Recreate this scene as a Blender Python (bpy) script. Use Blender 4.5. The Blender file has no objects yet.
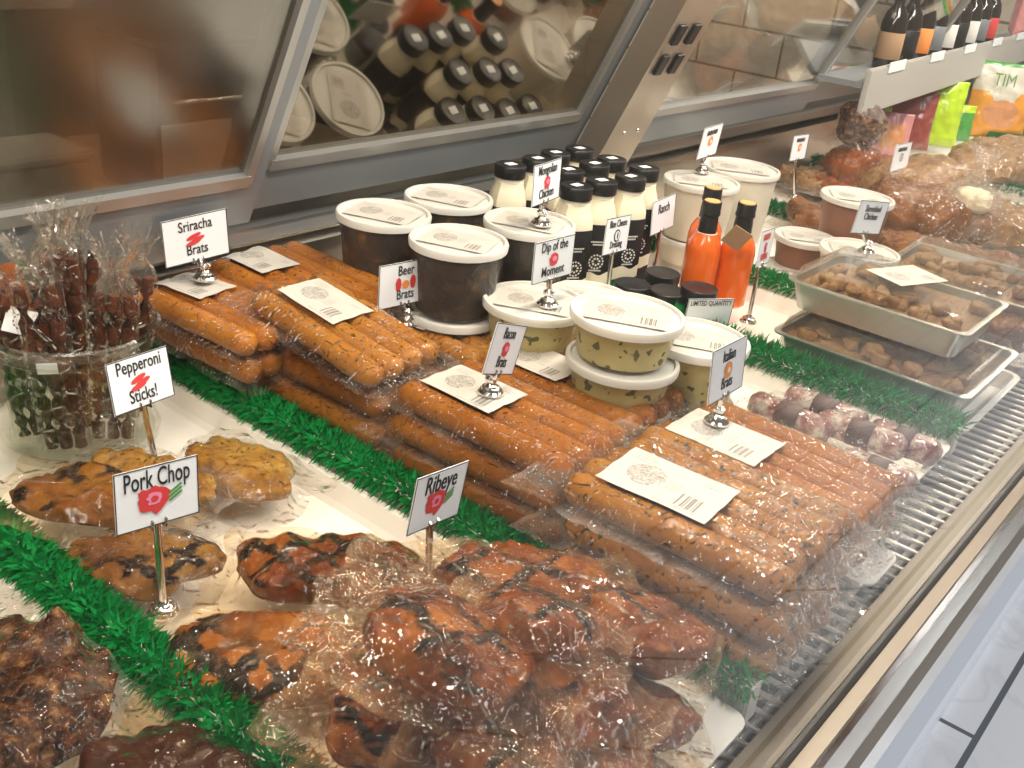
import bpy, bmesh, math, random
from mathutils import Vector, Matrix, noise
from mathutils.bvhtree import BVHTree
SC = bpy.context.scene
COL = SC.collection
PI = math.pi

# ---------------------------------------------------------------- camera
RM = Matrix(((0.63100, 0.27729, -0.72455), (-0.76865, 0.34872, -0.53631), (0.10395, 0.89533, 0.43318)))
def _fit():
    P = (512., 384.); f = 1042.
    def d(x, y): return Vector((x-P[0], -(y-P[1]), -f)).normalized()
    ex = d(1420, -15); ey = d(-982, -294)
    ey = (ey-ex*ex.dot(ey)).normalized(); ez = ex.cross(ey)
    return Matrix((ex, ey, ez))
RM = _fit()
CAMH = 0.54
cam_data = bpy.data.cameras.new('camera'); cam = bpy.data.objects.new('camera', cam_data); COL.objects.link(cam)
cam_data.sensor_width = 36; cam_data.lens = 36*1042/1024; cam_data.clip_start = 0.01
cam.matrix_world = Matrix.Translation((0, 0, CAMH)) @ RM.to_4x4()
SC.camera = cam
def at(px, py, z=0.0):
    """world point at height z seen at a photo pixel: used only to measure positions"""
    r = RM @ Vector((px-512., -(py-384.), -1042.))
    t = (z-CAMH)/r.z
    return Vector((0, 0, CAMH))+r*t

# ---------------------------------------------------------------- world, lights, exposure
SC.view_settings.view_transform = 'Standard'; SC.view_settings.look = 'None'
SC.view_settings.gamma = 1; SC.view_settings.use_curve_mapping = False
SC.view_settings.exposure = 0.0
SC.cycles.transparent_max_bounces = 24
W = bpy.data.worlds.new('world'); SC.world = W; W.use_nodes = True
W.node_tree.nodes['Background'].inputs[0].default_value = (0.80, 0.72, 0.62, 1)
W.node_tree.nodes['Background'].inputs[1].default_value = 0.25
def area(name, loc, target, sx, sy, power, color):
    l = bpy.data.lights.new(name, 'AREA'); l.shape = 'RECTANGLE'; l.size = sx; l.size_y = sy; l.energy = power; l.color = color
    o = bpy.data.objects.new(name, l); COL.objects.link(o); o.location = loc
    o.rotation_euler = (Vector(target)-Vector(loc)).to_track_quat('-Z', 'Y').to_euler()
    return o
for i in range(11):                                   # the case's own strip of lamps under its canopy
    x = 0.0+i*0.42
    area('case_lamp', (x, 0.50, 0.80), (x, 0.58, 0), 0.30, 0.025, 3.8, (1.0, 0.88, 0.72))
for i in range(3):                                    # shop ceiling panels
    area('ceiling_lamp', (0.6+i*2.2, -1.3, 2.3), (0.6+i*2.2, -0.6, 0), 1.2, 0.5, 34, (0.93, 0.96, 1.0))

area('back_room_fill', (3.6, 2.4, 2.0), (5.0, 2.2, 0.4), 0.8, 0.8, 45, (1.0, 0.93, 0.82))  # added fill light, brightens the tiled wall behind the right rear doors
area('back_room_fill', (0.6, 1.5, 1.6), (0.6, 1.9, 0.0), 0.8, 0.2, 9, (1.0, 0.9, 0.75))  # second added fill, lifts the cabinet and boxes behind the left rear door
# ---------------------------------------------------------------- materials
def newmat(name):
    m = bpy.data.materials.new(name); m.use_nodes = True
    nt = m.node_tree; return m, nt, nt.nodes['Principled BSDF'], nt.nodes['Material Output']
def N(nt, t, **kw):
    n = nt.nodes.new(t)
    for k, v in kw.items():
        if k.startswith('i_'): n.inputs[k[2:].replace('_', ' ')].default_value = v
        else: setattr(n, k, v)
    return n
def plain(name, col, rough=0.5, metal=0.0, coat=0.0, bump=None, emis=None, spec=0.5):
    m, nt, b, o = newmat(name)
    b.inputs['Base Color'].default_value = (*col, 1); b.inputs['Roughness'].default_value = rough
    b.inputs['Metallic'].default_value = metal; b.inputs['Coat Weight'].default_value = coat
    b.inputs['Coat Roughness'].default_value = 0.06; b.inputs['Specular IOR Level'].default_value = spec
    if bump:
        tc = N(nt, 'ShaderNodeTexCoord'); no = N(nt, 'ShaderNodeTexNoise'); no.inputs['Scale'].default_value = bump[0]
        no.inputs['Detail'].default_value = 4
        bp = N(nt, 'ShaderNodeBump'); bp.inputs['Strength'].default_value = bump[1]; bp.inputs['Distance'].default_value = bump[2]
        nt.links.new(tc.outputs['Object'], no.inputs['Vector']); nt.links.new(no.outputs['Fac'], bp.inputs['Height'])
        nt.links.new(bp.outputs['Normal'], b.inputs['Normal'])
    return m
def ramp(nt, stops):
    r = N(nt, 'ShaderNodeValToRGB'); e = r.color_ramp.elements
    while len(e) < len(stops): e.new(0.5)
    for k, (p, c) in enumerate(stops): e[k].position = p; e[k].color = (*c, 1)
    return r
def wrinkle_normal(nt, vec, scale, dist, strength=1.0, seam=True):
    """creased plastic film: ridges along distorted cell edges"""
    n1 = N(nt, 'ShaderNodeTexNoise'); n1.inputs['Scale'].default_value = scale*0.6; n1.inputs['Detail'].default_value = 2
    mx = N(nt, 'ShaderNodeMixRGB'); mx.blend_type = 'LINEAR_LIGHT'; mx.inputs[0].default_value = 0.012*60/scale*2
    nt.links.new(vec, n1.inputs['Vector']); nt.links.new(vec, mx.inputs[1]); nt.links.new(n1.outputs['Color'], mx.inputs[2])
    v = N(nt, 'ShaderNodeTexVoronoi'); v.feature = 'DISTANCE_TO_EDGE'; v.inputs['Scale'].default_value = scale
    nt.links.new(mx.outputs[0], v.inputs['Vector'])
    r = ramp(nt, [(0.0, (1, 1, 1)), (0.22, (0, 0, 0))]); r.color_ramp.interpolation = 'EASE'
    nt.links.new(v.outputs['Distance'], r.inputs[0])
    n2 = N(nt, 'ShaderNodeTexNoise'); n2.inputs['Scale'].default_value = scale*1.7; n2.inputs['Detail'].default_value = 3
    nt.links.new(vec, n2.inputs['Vector'])
    ad = N(nt, 'ShaderNodeMath', operation='ADD'); nt.links.new(r.outputs[0], ad.inputs[0]); nt.links.new(n2.outputs['Fac'], ad.inputs[1])
    bp = N(nt, 'ShaderNodeBump'); bp.inputs['Strength'].default_value = strength; bp.inputs['Distance'].default_value = dist
    nt.links.new(ad.outputs[0], bp.inputs['Height'])
    return bp, r
def meat(name, stops_, scale=18, speck=None, char=None, wr=(70, 0.0016), rough=0.45, sub=0.0, detail=5):
    m, nt, b, o = newmat(name); tc = N(nt, 'ShaderNodeTexCoord'); vec = tc.outputs['Object']
    stops = [(p, (c[0]*0.72, c[1]*0.70, c[2]*0.45)) for p, c in stops_]
    oi = N(nt, 'ShaderNodeObjectInfo')
    mp = N(nt, 'ShaderNodeVectorMath', operation='ADD'); sc = N(nt, 'ShaderNodeVectorMath', operation='SCALE'); sc.inputs['Scale'].default_value = 3.0
    cb = N(nt, 'ShaderNodeCombineXYZ'); nt.links.new(oi.outputs['Random'], cb.inputs[0]); nt.links.new(oi.outputs['Random'], cb.inputs[2])
    nt.links.new(cb.outputs[0], sc.inputs[0]); nt.links.new(vec, mp.inputs[0]); nt.links.new(sc.outputs[0], mp.inputs[1]); v2 = mp.outputs[0]
    no = N(nt, 'ShaderNodeTexNoise'); no.inputs['Scale'].default_value = scale; no.inputs['Detail'].default_value = detail; no.inputs['Roughness'].default_value = 0.6
    nt.links.new(v2, no.inputs['Vector']); r = ramp(nt, stops); nt.links.new(no.outputs['Fac'], r.inputs[0]); col = r.outputs[0]
    if speck:
        vo = N(nt, 'ShaderNodeTexNoise'); vo.inputs['Scale'].default_value = speck[0]; vo.inputs['Detail'].default_value = 1
        nt.links.new(v2, vo.inputs['Vector']); rr = ramp(nt, [(speck[1], (0, 0, 0)), (speck[1]+0.04, (1, 1, 1))]); nt.links.new(vo.outputs['Fac'], rr.inputs[0])
        mx = N(nt, 'ShaderNodeMixRGB'); nt.links.new(rr.outputs[0], mx.inputs[0]); nt.links.new(col, mx.inputs[1]); mx.inputs[2].default_value = (*speck[2], 1); col = mx.outputs[0]
    if char:   # criss-cross grill marks burnt into the surface
        facs = []
        for ang in char[0]:
            mpp = N(nt, 'ShaderNodeMapping'); mpp.inputs['Rotation'].default_value = (0, 0, ang); nt.links.new(v2, mpp.inputs[0])
            wv = N(nt, 'ShaderNodeTexWave'); wv.inputs['Scale'].default_value = char[1]; wv.inputs['Distortion'].default_value = 3.0; wv.inputs['Detail'].default_value = 4; wv.inputs['Detail Scale'].default_value = 3.0; wv.inputs['Detail Roughness'].default_value = 0.7
            nt.links.new(mpp.outputs[0], wv.inputs['Vector']); rr = ramp(nt, [(char[2]-0.05, (0, 0, 0)), (char[2]+0.17, (1, 1, 1))]); nt.links.new(wv.outputs['Fac'], rr.inputs[0]); facs.append(rr.outputs[0])
        mxx = N(nt, 'ShaderNodeMath', operation='MAXIMUM'); nt.links.new(facs[0], mxx.inputs[0]); nt.links.new(facs[-1], mxx.inputs[1])
        ge = N(nt, 'ShaderNodeTexNoise'); ge.inputs['Scale'].default_value = char[3]; nt.links.new(v2, ge.inputs['Vector'])
        gr = ramp(nt, [(char[4], (0, 0, 0)), (char[4]+0.08, (1, 1, 1))]); nt.links.new(ge.outputs['Fac'], gr.inputs[0])
        gm = N(nt, 'ShaderNodeMath', operation='MULTIPLY'); nt.links.new(mxx.outputs[0], gm.inputs[0]); nt.links.new(gr.outputs[0], gm.inputs[1])
        nz = N(nt, 'ShaderNodeSeparateXYZ'); nt.links.new(tc.outputs['Normal'], nz.inputs[0])
        up = ramp(nt, [(0.35, (0, 0, 0)), (0.6, (1, 1, 1))]); nt.links.new(nz.outputs[2], up.inputs[0])
        g2 = N(nt, 'ShaderNodeMath', operation='MULTIPLY'); nt.links.new(gm.outputs[0], g2.inputs[0]); nt.links.new(up.outputs[0], g2.inputs[1])
        mx = N(nt, 'ShaderNodeMixRGB'); nt.links.new(g2.outputs[0], mx.inputs[0]); nt.links.new(col, mx.inputs[1]); mx.inputs[2].default_value = (0.012, 0.007, 0.005, 1); col = mx.outputs[0]
    nt.links.new(col, b.inputs['Base Color']); b.inputs['Roughness'].default_value = rough
    b.inputs['Coat Weight'].default_value = 0.55; b.inputs['Coat Roughness'].default_value = 0.05; b.inputs['Specular IOR Level'].default_value = 0.10
    bp, _ = wrinkle_normal(nt, v2, wr[0], wr[1]); nt.links.new(bp.outputs[0], b.inputs['Coat Normal'])
    bq = N(nt, 'ShaderNodeBump'); bq.inputs['Distance'].default_value = 0.0015; bq.inputs['Strength'].default_value = 0.7; nt.links.new(no.outputs['Fac'], bq.inputs['Height']); nt.links.new(bq.outputs[0], b.inputs['Normal'])
    return m
def fresnel2(nt, ior):
    fr = N(nt, 'ShaderNodeFresnel'); ge = N(nt, 'ShaderNodeNewGeometry'); mr = N(nt, 'ShaderNodeMapRange')
    mr.inputs['To Min'].default_value = ior; mr.inputs['To Max'].default_value = 1/ior
    nt.links.new(ge.outputs['Backfacing'], mr.inputs['Value']); nt.links.new(mr.outputs[0], fr.inputs['IOR']); return fr
def film(name, tint=(0.97, 0.95, 0.92), base=0.0, haze=0.07, scale=60, dist=0.003, hc=(0.80, 0.74, 0.66), attr=True):
    m, nt, b, o = newmat(name); nt.nodes.remove(b); tc = N(nt, 'ShaderNodeTexCoord')
    bp, rid = wrinkle_normal(nt, tc.outputs['Object'], scale, dist)
    tr = N(nt, 'ShaderNodeBsdfTransparent'); tr.inputs[0].default_value = (*tint, 1)
    gl = N(nt, 'ShaderNodeBsdfGlossy'); gl.inputs['Roughness'].default_value = 0.045; gl.inputs['Color'].default_value = (1, 1, 1, 1)
    df = N(nt, 'ShaderNodeBsdfDiffuse'); df.inputs[0].default_value = (*hc, 1)
    ts = N(nt, 'ShaderNodeBsdfTranslucent'); ts.inputs[0].default_value = (*hc, 1)
    dm = N(nt, 'ShaderNodeMixShader'); dm.inputs[0].default_value = 0.4; nt.links.new(df.outputs[0], dm.inputs[1]); nt.links.new(ts.outputs[0], dm.inputs[2])
    fr = fresnel2(nt, 1.36); nt.links.new(bp.outputs[0], fr.inputs['Normal']); nt.links.new(bp.outputs[0], gl.inputs['Normal'])
    a = N(nt, 'ShaderNodeMath', operation='ADD'); nt.links.new(fr.outputs[0], a.inputs[0]); a.inputs[1].default_value = base; a.use_clamp = True
    m1 = N(nt, 'ShaderNodeMixShader'); 
    # haze: stronger where the bag is creased away from the food
    n3 = N(nt, 'ShaderNodeTexNoise'); n3.inputs['Scale'].default_value = 22; n3.inputs['Detail'].default_value = 4; nt.links.new(tc.outputs['Object'], n3.inputs['Vector'])
    h1 = ramp(nt, [(0.42, (0.12, 0.12, 0.12)), (0.68, (1, 1, 1))]); nt.links.new(n3.outputs['Fac'], h1.inputs[0])
    hm = N(nt, 'ShaderNodeMath', operation='MULTIPLY'); nt.links.new(h1.outputs[0], hm.inputs[0])
    if attr:
        at_ = N(nt, 'ShaderNodeAttribute'); at_.attribute_name = 'haze'
        sm = N(nt, 'ShaderNodeMath', operation='MULTIPLY'); nt.links.new(at_.outputs['Fac'], sm.inputs[0]); sm.inputs[1].default_value = haze
        nt.links.new(sm.outputs[0], hm.inputs[1])
    else: hm.inputs[1].default_value = haze
    nt.links.new(hm.outputs[0], m1.inputs[0]); nt.links.new(tr.outputs[0], m1.inputs[1]); nt.links.new(dm.outputs[0], m1.inputs[2])
    m2 = N(nt, 'ShaderNodeMixShader'); nt.links.new(a.outputs[0], m2.inputs[0]); nt.links.new(m1.outputs[0], m2.inputs[1]); nt.links.new(gl.outputs[0], m2.inputs[2])
    nt.links.new(m2.outputs[0], o.inputs[0]); return m
def glass(name, tint, base, rough=0.0, ior=1.45, gcol=(1, 1, 1)):
    m, nt, b, o = newmat(name); nt.nodes.remove(b)
    tr = N(nt, 'ShaderNodeBsdfTransparent'); tr.inputs[0].default_value = (*tint, 1)
    gl = N(nt, 'ShaderNodeBsdfGlossy'); gl.inputs['Roughness'].default_value = rough; gl.inputs['Color'].default_value = (*gcol, 1)
    fr = fresnel2(nt, ior)
    a = N(nt, 'ShaderNodeMath', operation='ADD'); nt.links.new(fr.outputs[0], a.inputs[0]); a.inputs[1].default_value = base; a.use_clamp = True
    m2 = N(nt, 'ShaderNodeMixShader'); nt.links.new(a.outputs[0], m2.inputs[0]); nt.links.new(tr.outputs[0], m2.inputs[1]); nt.links.new(gl.outputs[0], m2.inputs[2])
    nt.links.new(m2.outputs[0], o.inputs[0]); return m
def milky(name, col, fac):
    """frosted polypropylene: part see-through, part milky"""
    m, nt, b, o = newmat(name)
    b.inputs['Base Color'].default_value = (*col, 1); b.inputs['Roughness'].default_value = 0.3
    tr = N(nt, 'ShaderNodeBsdfTransparent'); mx = N(nt, 'ShaderNodeMixShader'); mx.inputs[0].default_value = fac
    nt.links.new(tr.outputs[0], mx.inputs[1]); nt.links.new(b.outputs[0], mx.inputs[2]); nt.links.new(mx.outputs[0], o.inputs[0]); return m
def label_mat():
    """printed deli label: round stamp, lines of small print, bar code (needs UVs)"""
    m, nt, b, o = newmat('printed_label'); uv = N(nt, 'ShaderNodeTexCoord'); sp = N(nt, 'ShaderNodeSeparateXYZ'); nt.links.new(uv.outputs['UV'], sp.inputs[0])
    X, Y = sp.outputs[0], sp.outputs[1]
    def mth(op, a, c, cl=False):
        n = N(nt, 'ShaderNodeMath', operation=op); n.use_clamp = cl
        for k, q in enumerate((a, c)):
            if q is None: continue
            if isinstance(q, (int, float)): n.inputs[k].default_value = q
            else: nt.links.new(q, n.inputs[k])
        return n.outputs[0]
    def rect(x0, x1, y0, y1):
        return mth('MULTIPLY', mth('MULTIPLY', mth('GREATER_THAN', X, x0), mth('LESS_THAN', X, x1)), mth('MULTIPLY', mth('GREATER_THAN', Y, y0), mth('LESS_THAN', Y, y1)))
    bars = mth('GREATER_THAN', mth('ADD', mth('SINE', mth('MULTIPLY', X, 260), None), mth('SINE', mth('MULTIPLY', X, 113), None)), 0.1)
    bc = mth('MULTIPLY', bars, rect(0.66, 0.88, 0.12, 0.42))
    no = N(nt, 'ShaderNodeTexNoise'); no.inputs['Scale'].default_value = 16; no.inputs['Detail'].default_value = 3; no.inputs['Distortion'].default_value = 2.5; nt.links.new(uv.outputs['UV'], no.inputs['Vector'])
    dx = mth('SUBTRACT', X, 0.3); dy = mth('SUBTRACT', Y, 0.5); rr = mth('ADD', mth('MULTIPLY', dx, mth('MULTIPLY', dx, 2.2)), mth('MULTIPLY', dy, dy))
    logo = mth('MULTIPLY', mth('LESS_THAN', rr, 0.065), mth('LESS_THAN', mth('ABSOLUTE', mth('SUBTRACT', no.outputs['Fac'], 0.5), None), 0.05))
    n2 = N(nt, 'ShaderNodeTexNoise'); n2.inputs['Scale'].default_value = 60; nt.links.new(uv.outputs['UV'], n2.inputs['Vector'])
    lines = mth('MULTIPLY', mth('GREATER_THAN', mth('SINE', mth('MULTIPLY', Y, 100), None), 0.3), mth('GREATER_THAN', n2.outputs['Fac'], 0.5))
    tx = mth('MULTIPLY', lines, mth('ADD', rect(0.06, 0.26, 0.76, 0.92), mth('ADD', rect(0.5, 0.62, 0.35, 0.6), mth('ADD', rect(0.74, 0.9, 0.72, 0.88), rect(0.5, 0.93, 0.04, 0.1)))))
    s = mth('ADD', mth('ADD', mth('MULTIPLY', bc, 0.8), mth('MULTIPLY', logo, 0.7)), mth('MULTIPLY', tx, 0.6), True)
    mx = N(nt, 'ShaderNodeMixRGB'); nt.links.new(s, mx.inputs[0]); mx.inputs[1].default_value = (0.53, 0.50, 0.45, 1); mx.inputs[2].default_value = (0.05, 0.04, 0.035, 1)
    nt.links.new(mx.outputs[0], b.inputs['Base Color']); b.inputs['Roughness'].default_value = 0.45; return m

M = {}
M['steel'] = plain('brushed_steel', (0.50, 0.45, 0.39), 0.32, 1.0, bump=(60, 0.15, 0.0005))
M['steel_warm'] = plain('steel_warm', (0.50, 0.44, 0.37), 0.38, 0.9, bump=(9, 0.1, 0.002))
M['sill_brown'] = plain('anodised_sill', (0.15, 0.13, 0.10), 0.45, 0.7)
M['chrome'] = plain('polished_trim', (0.80, 0.78, 0.75), 0.18, 1.0)
M['chrome_stand'] = plain('chrome_stand', (0.75, 0.73, 0.70), 0.12, 1.0)
M['frame'] = plain('grey_door_frame', (0.235, 0.255, 0.275), 0.38, 0.3)
M['frame_light'] = plain('grey_aluminium_track', (0.42, 0.42, 0.41), 0.35, 0.7)
M['black'] = plain('black_plastic', (0.012, 0.012, 0.013), 0.35)
M['gasket'] = plain('dark_gasket', (0.02, 0.018, 0.015), 0.6)
M['well'] = plain('dark_case_well', (0.010, 0.009, 0.008), 0.7)
M['rod'] = plain('coated_wire', (0.72, 0.68, 0.62), 0.3, 0.5)
M['tray'] = plain('white_tray_plastic', (0.82, 0.77, 0.69), 0.33, bump=(14, 0.2, 0.002))
M['flap'] = plain('white_divider_board', (0.74, 0.71, 0.66), 0.4)
M['green'] = plain('green_plastic', (0.008, 0.26, 0.055), 0.5, spec=0.3)
M['green_dark'] = plain('green_plastic_dark', (0.010, 0.15, 0.040), 0.45)
M['paper'] = plain('sign_paper', (0.80, 0.83, 0.86), 0.4)
M['ink'] = plain('sign_ink', (0.02, 0.02, 0.022), 0.5)
M['red_ink'] = plain('red_ink', (0.62, 0.05, 0.05), 0.5)
M['pink_ink'] = plain('pink_ink', (0.80, 0.25, 0.42), 0.5)
M['orange_ink'] = plain('orange_ink', (0.80, 0.28, 0.06), 0.5)
M['green_ink'] = plain('green_ink', (0.10, 0.30, 0.08), 0.5)
M['white_ink'] = plain('white_print', (0.75, 0.73, 0.68), 0.5)
M['label'] = label_mat()
M['film'] = film('vacuum_film')
M['film_loose'] = film('loose_bag_film', haze=0.12, base=0.0, scale=42, dist=0.004)
M['film_amber'] = film('amber_stained_film', tint=(0.95, 0.88, 0.76), haze=0.14, base=0.0, scale=26, dist=0.003, hc=(0.80, 0.56, 0.30))
M['film_ribeye'] = film('ribeye_bag_film', tint=(0.985, 0.95, 0.89), haze=0.085, base=0.0, scale=40, dist=0.004, hc=(0.86, 0.58, 0.32))
M['lid'] = milky('frosted_lid', (0.82, 0.80, 0.74), 0.70)
M['cup'] = milky('frosted_cup', (0.80, 0.77, 0.70), 0.05)
M['cup_thick'] = milky('frosted_tub', (0.86, 0.80, 0.66), 0.75)
M['clear'] = glass('clear_plastic', (0.97, 0.96, 0.94), 0.06, 0.08)
M['jar'] = glass('jar_glass', (0.93, 0.94, 0.91), 0.05, 0.02, 1.5)
M['pane'] = glass('front_glass', (0.99, 0.99, 0.985), 0.0, 0.02, 1.22)
M['door_glass'] = glass('rear_door_glass', (0.50, 0.46, 0.40), 0.20, 0.045, 1.5, (0.80,0.74,0.64))
M['door_glass_fog'] = glass('rear_door_glass_fogged', (0.50, 0.46, 0.40), 0.22, 0.22, 1.5, (0.78, 0.78, 0.76))
M['door_glass2'] = glass('rear_door_glass_clearer', (0.86, 0.85, 0.82), 0.06, 0.03, 1.5)
M['foil'] = plain('aluminium_foil', (0.62, 0.64, 0.60), 0.28, 0.9, bump=(30, 0.4, 0.002))
M['brat_hot'] = meat('sriracha_sausage', [(0.3, (0.48, 0.155, 0.022)), (0.7, (0.68, 0.27, 0.045))], 16, wr=(60, 0.0006))
M['brat_beer'] = meat('beer_sausage', [(0.3, (0.44, 0.17, 0.035)), (0.7, (0.60, 0.27, 0.07))], 16, speck=(200, 0.655, (0.10, 0.045, 0.015)), wr=(60, 0.0008))
M['brat_bacon'] = meat('bacon_sausage', [(0.3, (0.34, 0.105, 0.014)), (0.7, (0.50, 0.185, 0.028))], 18, speck=(180, 0.68, (0.12, 0.04, 0.015)), wr=(120, 0.0028))
M['brat_italian'] = meat('italian_sausage', [(0.3, (0.34, 0.125, 0.018)), (0.7, (0.50, 0.22, 0.04))], 26, speck=(190, 0.625, (0.05, 0.03, 0.012)), wr=(70, 0.0010))
M['brat_dark'] = meat('smoked_sausage', [(0.3, (0.26, 0.085, 0.018)), (0.7, (0.44, 0.17, 0.04))], 18, wr=(60, 0.002))
M['chop'] = meat('pork_chop', [(0.3, (0.11, 0.030, 0.008)), (0.5, (0.25, 0.10, 0.022)), (0.75, (0.42, 0.23, 0.07))], 15, char=((0.4, 1.9), 11, 0.66, 18, 0.44), wr=(80, 0.004))
M['chop_gold'] = meat('golden_chop', [(0.3, (0.20, 0.07, 0.015)), (0.5, (0.40, 0.20, 0.045)), (0.75, (0.60, 0.38, 0.13))], 34, wr=(95, 0.005))
M['ribeye'] = meat('marinated_ribeye', [(0.3, (0.06, 0.012, 0.004)), (0.5, (0.20, 0.045, 0.010)), (0.75, (0.46, 0.17, 0.035))], 13, char=((0.75, 2.35), 12, 0.70, 10, 0.42), wr=(55, 0.003))
M['ribeye_char'] = meat('charred_ribeye', [(0.3, (0.12, 0.03, 0.006)), (0.5, (0.34, 0.115, 0.025)), (0.75, (0.52, 0.22, 0.06))], 13, char=((0.75, 2.30), 12, 0.52, 8, 0.36), wr=(60, 0.003))
M['ribeye_bag'] = meat('bagged_ribeye', [(0.3, (0.06, 0.012, 0.003)), (0.5, (0.22, 0.055, 0.010)), (0.72, (0.46, 0.17, 0.03))], 24, char=((0.5, 2.2), 8, 0.80, 12, 0.50), wr=(75, 0.004))
M['jerky'] = meat('glazed_pulled_meat', [(0.40, (0.020, 0.006, 0.003)), (0.54, (0.11, 0.036, 0.016)), (0.68, (0.36, 0.20, 0.11))], 90, wr=(150, 0.006), detail=6)
M['dark_sauce'] = meat('dark_sauced_meat', [(0.3, (0.012, 0.003, 0.002)), (0.6, (0.055, 0.012, 0.004)), (0.8, (0.40, 0.14, 0.03))], 10, wr=(22, 0.004))
M['stick'] = meat('pepperoni_stick', [(0.3, (0.06, 0.016, 0.010)), (0.7, (0.18, 0.05, 0.025))], 30, wr=(40, 0.002))
M['salami'] = meat('salami', [(0.38, (0.26, 0.08, 0.11)), (0.5, (0.44, 0.27, 0.38)), (0.62, (0.72, 0.68, 0.95))], 70, wr=(60, 0.002))
M['brown_food'] = meat('brown_smoked_food', [(0.3, (0.14, 0.045, 0.018)), (0.7, (0.38, 0.16, 0.07))], 20, wr=(60, 0.003))
M['red_food'] = meat('red_brown_food', [(0.3, (0.26, 0.06, 0.025)), (0.7, (0.46, 0.17, 0.08))], 40, wr=(60, 0.003))
M['tan_food'] = meat('tan_breaded_food', [(0.3, (0.24, 0.10, 0.05)), (0.7, (0.56, 0.36, 0.26))], 45, wr=(70, 0.003))
M['cream'] = plain('cream_dressing', (0.80, 0.72, 0.52), 0.35)
M['bottle_cream'] = plain('cream_bottle', (0.84, 0.77, 0.58), 0.22, coat=0.3)
M['white_rim'] = plain('bottle_neck', (0.72, 0.68, 0.58), 0.3)
M['hot_sauce'] = plain('hot_sauce', (0.78, 0.13, 0.008), 0.25, coat=1.0)
M['cork'] = plain('orange_cap_top', (0.80, 0.38, 0.14), 0.5)
M['kraft'] = plain('kraft_tag', (0.36, 0.22, 0.12), 0.7)
M['cream_band'] = plain('cream_label_band', (0.76, 0.68, 0.50), 0.5)
M['dark_stew'] = meat('dark_stew', [(0.40, (0.008, 0.004, 0.003)), (0.55, (0.035, 0.015, 0.007)), (0.75, (0.22, 0.12, 0.04))], 38, wr=(50, 0.0005))
M['herb_dip'] = meat('herb_dip', [(0.3, (0.58, 0.50, 0.30)), (0.7, (0.74, 0.66, 0.44))], 20, speck=(90, 0.62, (0.09, 0.10, 0.03)), wr=(50, 0.001))
M['brown_sauce'] = plain('brown_sauce', (0.22, 0.075, 0.03), 0.4)
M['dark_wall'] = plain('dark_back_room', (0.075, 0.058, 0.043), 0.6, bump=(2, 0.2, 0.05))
M['beige_wall'] = plain('beige_wall', (0.55, 0.45, 0.34), 0.7)
M['shelf_grey'] = plain('grey_shelf', (0.40, 0.39, 0.36), 0.5)
M['bag_lime'] = plain('lime_bag', (0.48, 0.70, 0.02), 0.3, coat=0.5, bump=(25, 0.5, 0.01))
M['bag_green'] = plain('green_bag', (0.06, 0.30, 0.05), 0.3, coat=0.5, bump=(25, 0.5, 0.01))
M['bag_maroon'] = plain('maroon_bag', (0.26, 0.05, 0.04), 0.3, coat=0.5, bump=(25, 0.5, 0.01))
M['bag_pink'] = plain('pink_bag', (0.60, 0.26, 0.26), 0.3, coat=0.5, bump=(25, 0.5, 0.01))
M['bag_white'] = plain('white_bag', (0.66, 0.62, 0.52), 0.3, coat=0.5, bump=(25, 0.5, 0.01))
M['bag_orange'] = plain('orange_bag', (0.80, 0.34, 0.03), 0.3, coat=0.5, bump=(25, 0.5, 0.01))
M['bag_chips'] = plain('chip_picture', (0.62, 0.28, 0.12), 0.4, bump=(30, 0.6, 0.01))
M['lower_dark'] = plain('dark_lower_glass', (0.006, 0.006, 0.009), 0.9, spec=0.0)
M['bumper'] = plain('pale_base_board', (0.82, 0.86, 0.94), 0.35)
M['red_can'] = plain('red_packet', (0.35, 0.03, 0.03), 0.4)
M['dark_bottle'] = plain('dark_bottle', (0.015, 0.010, 0.008), 0.1, coat=1.0)
def tile_mat(name, rot, w, h, c1, c2, mortar, off, ms=0.006, rough=0.25):
    m, nt, b, o = newmat(name); tc = N(nt, 'ShaderNodeTexCoord'); mp = N(nt, 'ShaderNodeMapping'); mp.inputs['Rotation'].default_value = rot; mp.inputs['Location'].default_value = off
    nt.links.new(tc.outputs['Object'], mp.inputs[0]); br = N(nt, 'ShaderNodeTexBrick'); nt.links.new(mp.outputs[0], br.inputs['Vector'])
    br.inputs['Scale'].default_value = 1; br.inputs['Brick Width'].default_value = w; br.inputs['Row Height'].default_value = h; br.inputs['Mortar Size'].default_value = ms; br.inputs['Mortar Smooth'].default_value = 0.1
    no = N(nt, 'ShaderNodeTexNoise'); no.inputs['Scale'].default_value = 5; no.inputs['Detail'].default_value = 6; no.inputs['Distortion'].default_value = 1.2; nt.links.new(mp.outputs[0], no.inputs['Vector'])
    r = ramp(nt, [(0.42, c1), (0.5, c2), (0.56, c1)]); nt.links.new(no.outputs['Fac'], r.inputs[0])
    nt.links.new(r.outputs[0], br.inputs['Color1']); nt.links.new(r.outputs[0], br.inputs['Color2']); br.inputs['Mortar'].default_value = (*mortar, 1)
    nt.links.new(br.outputs['Color'], b.inputs['Base Color']); b.inputs['Roughness'].default_value = rough; return m
M['floor'] = tile_mat('marble_floor_tile', (0, 0, 0), 0.88, 0.30, (0.84, 0.85, 0.88), (0.76, 0.77, 0.80), (0.16, 0.17, 0.19), (0.06, 0.16, 0))
M['wall_tile'] = tile_mat('beige_wall_tile', (0, -PI/2, -PI/2), 0.46, 0.21, (0.56, 0.50, 0.40), (0.50, 0.44, 0.35), (0.20, 0.16, 0.12), (0, 0, 0), 0.006)

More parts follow.
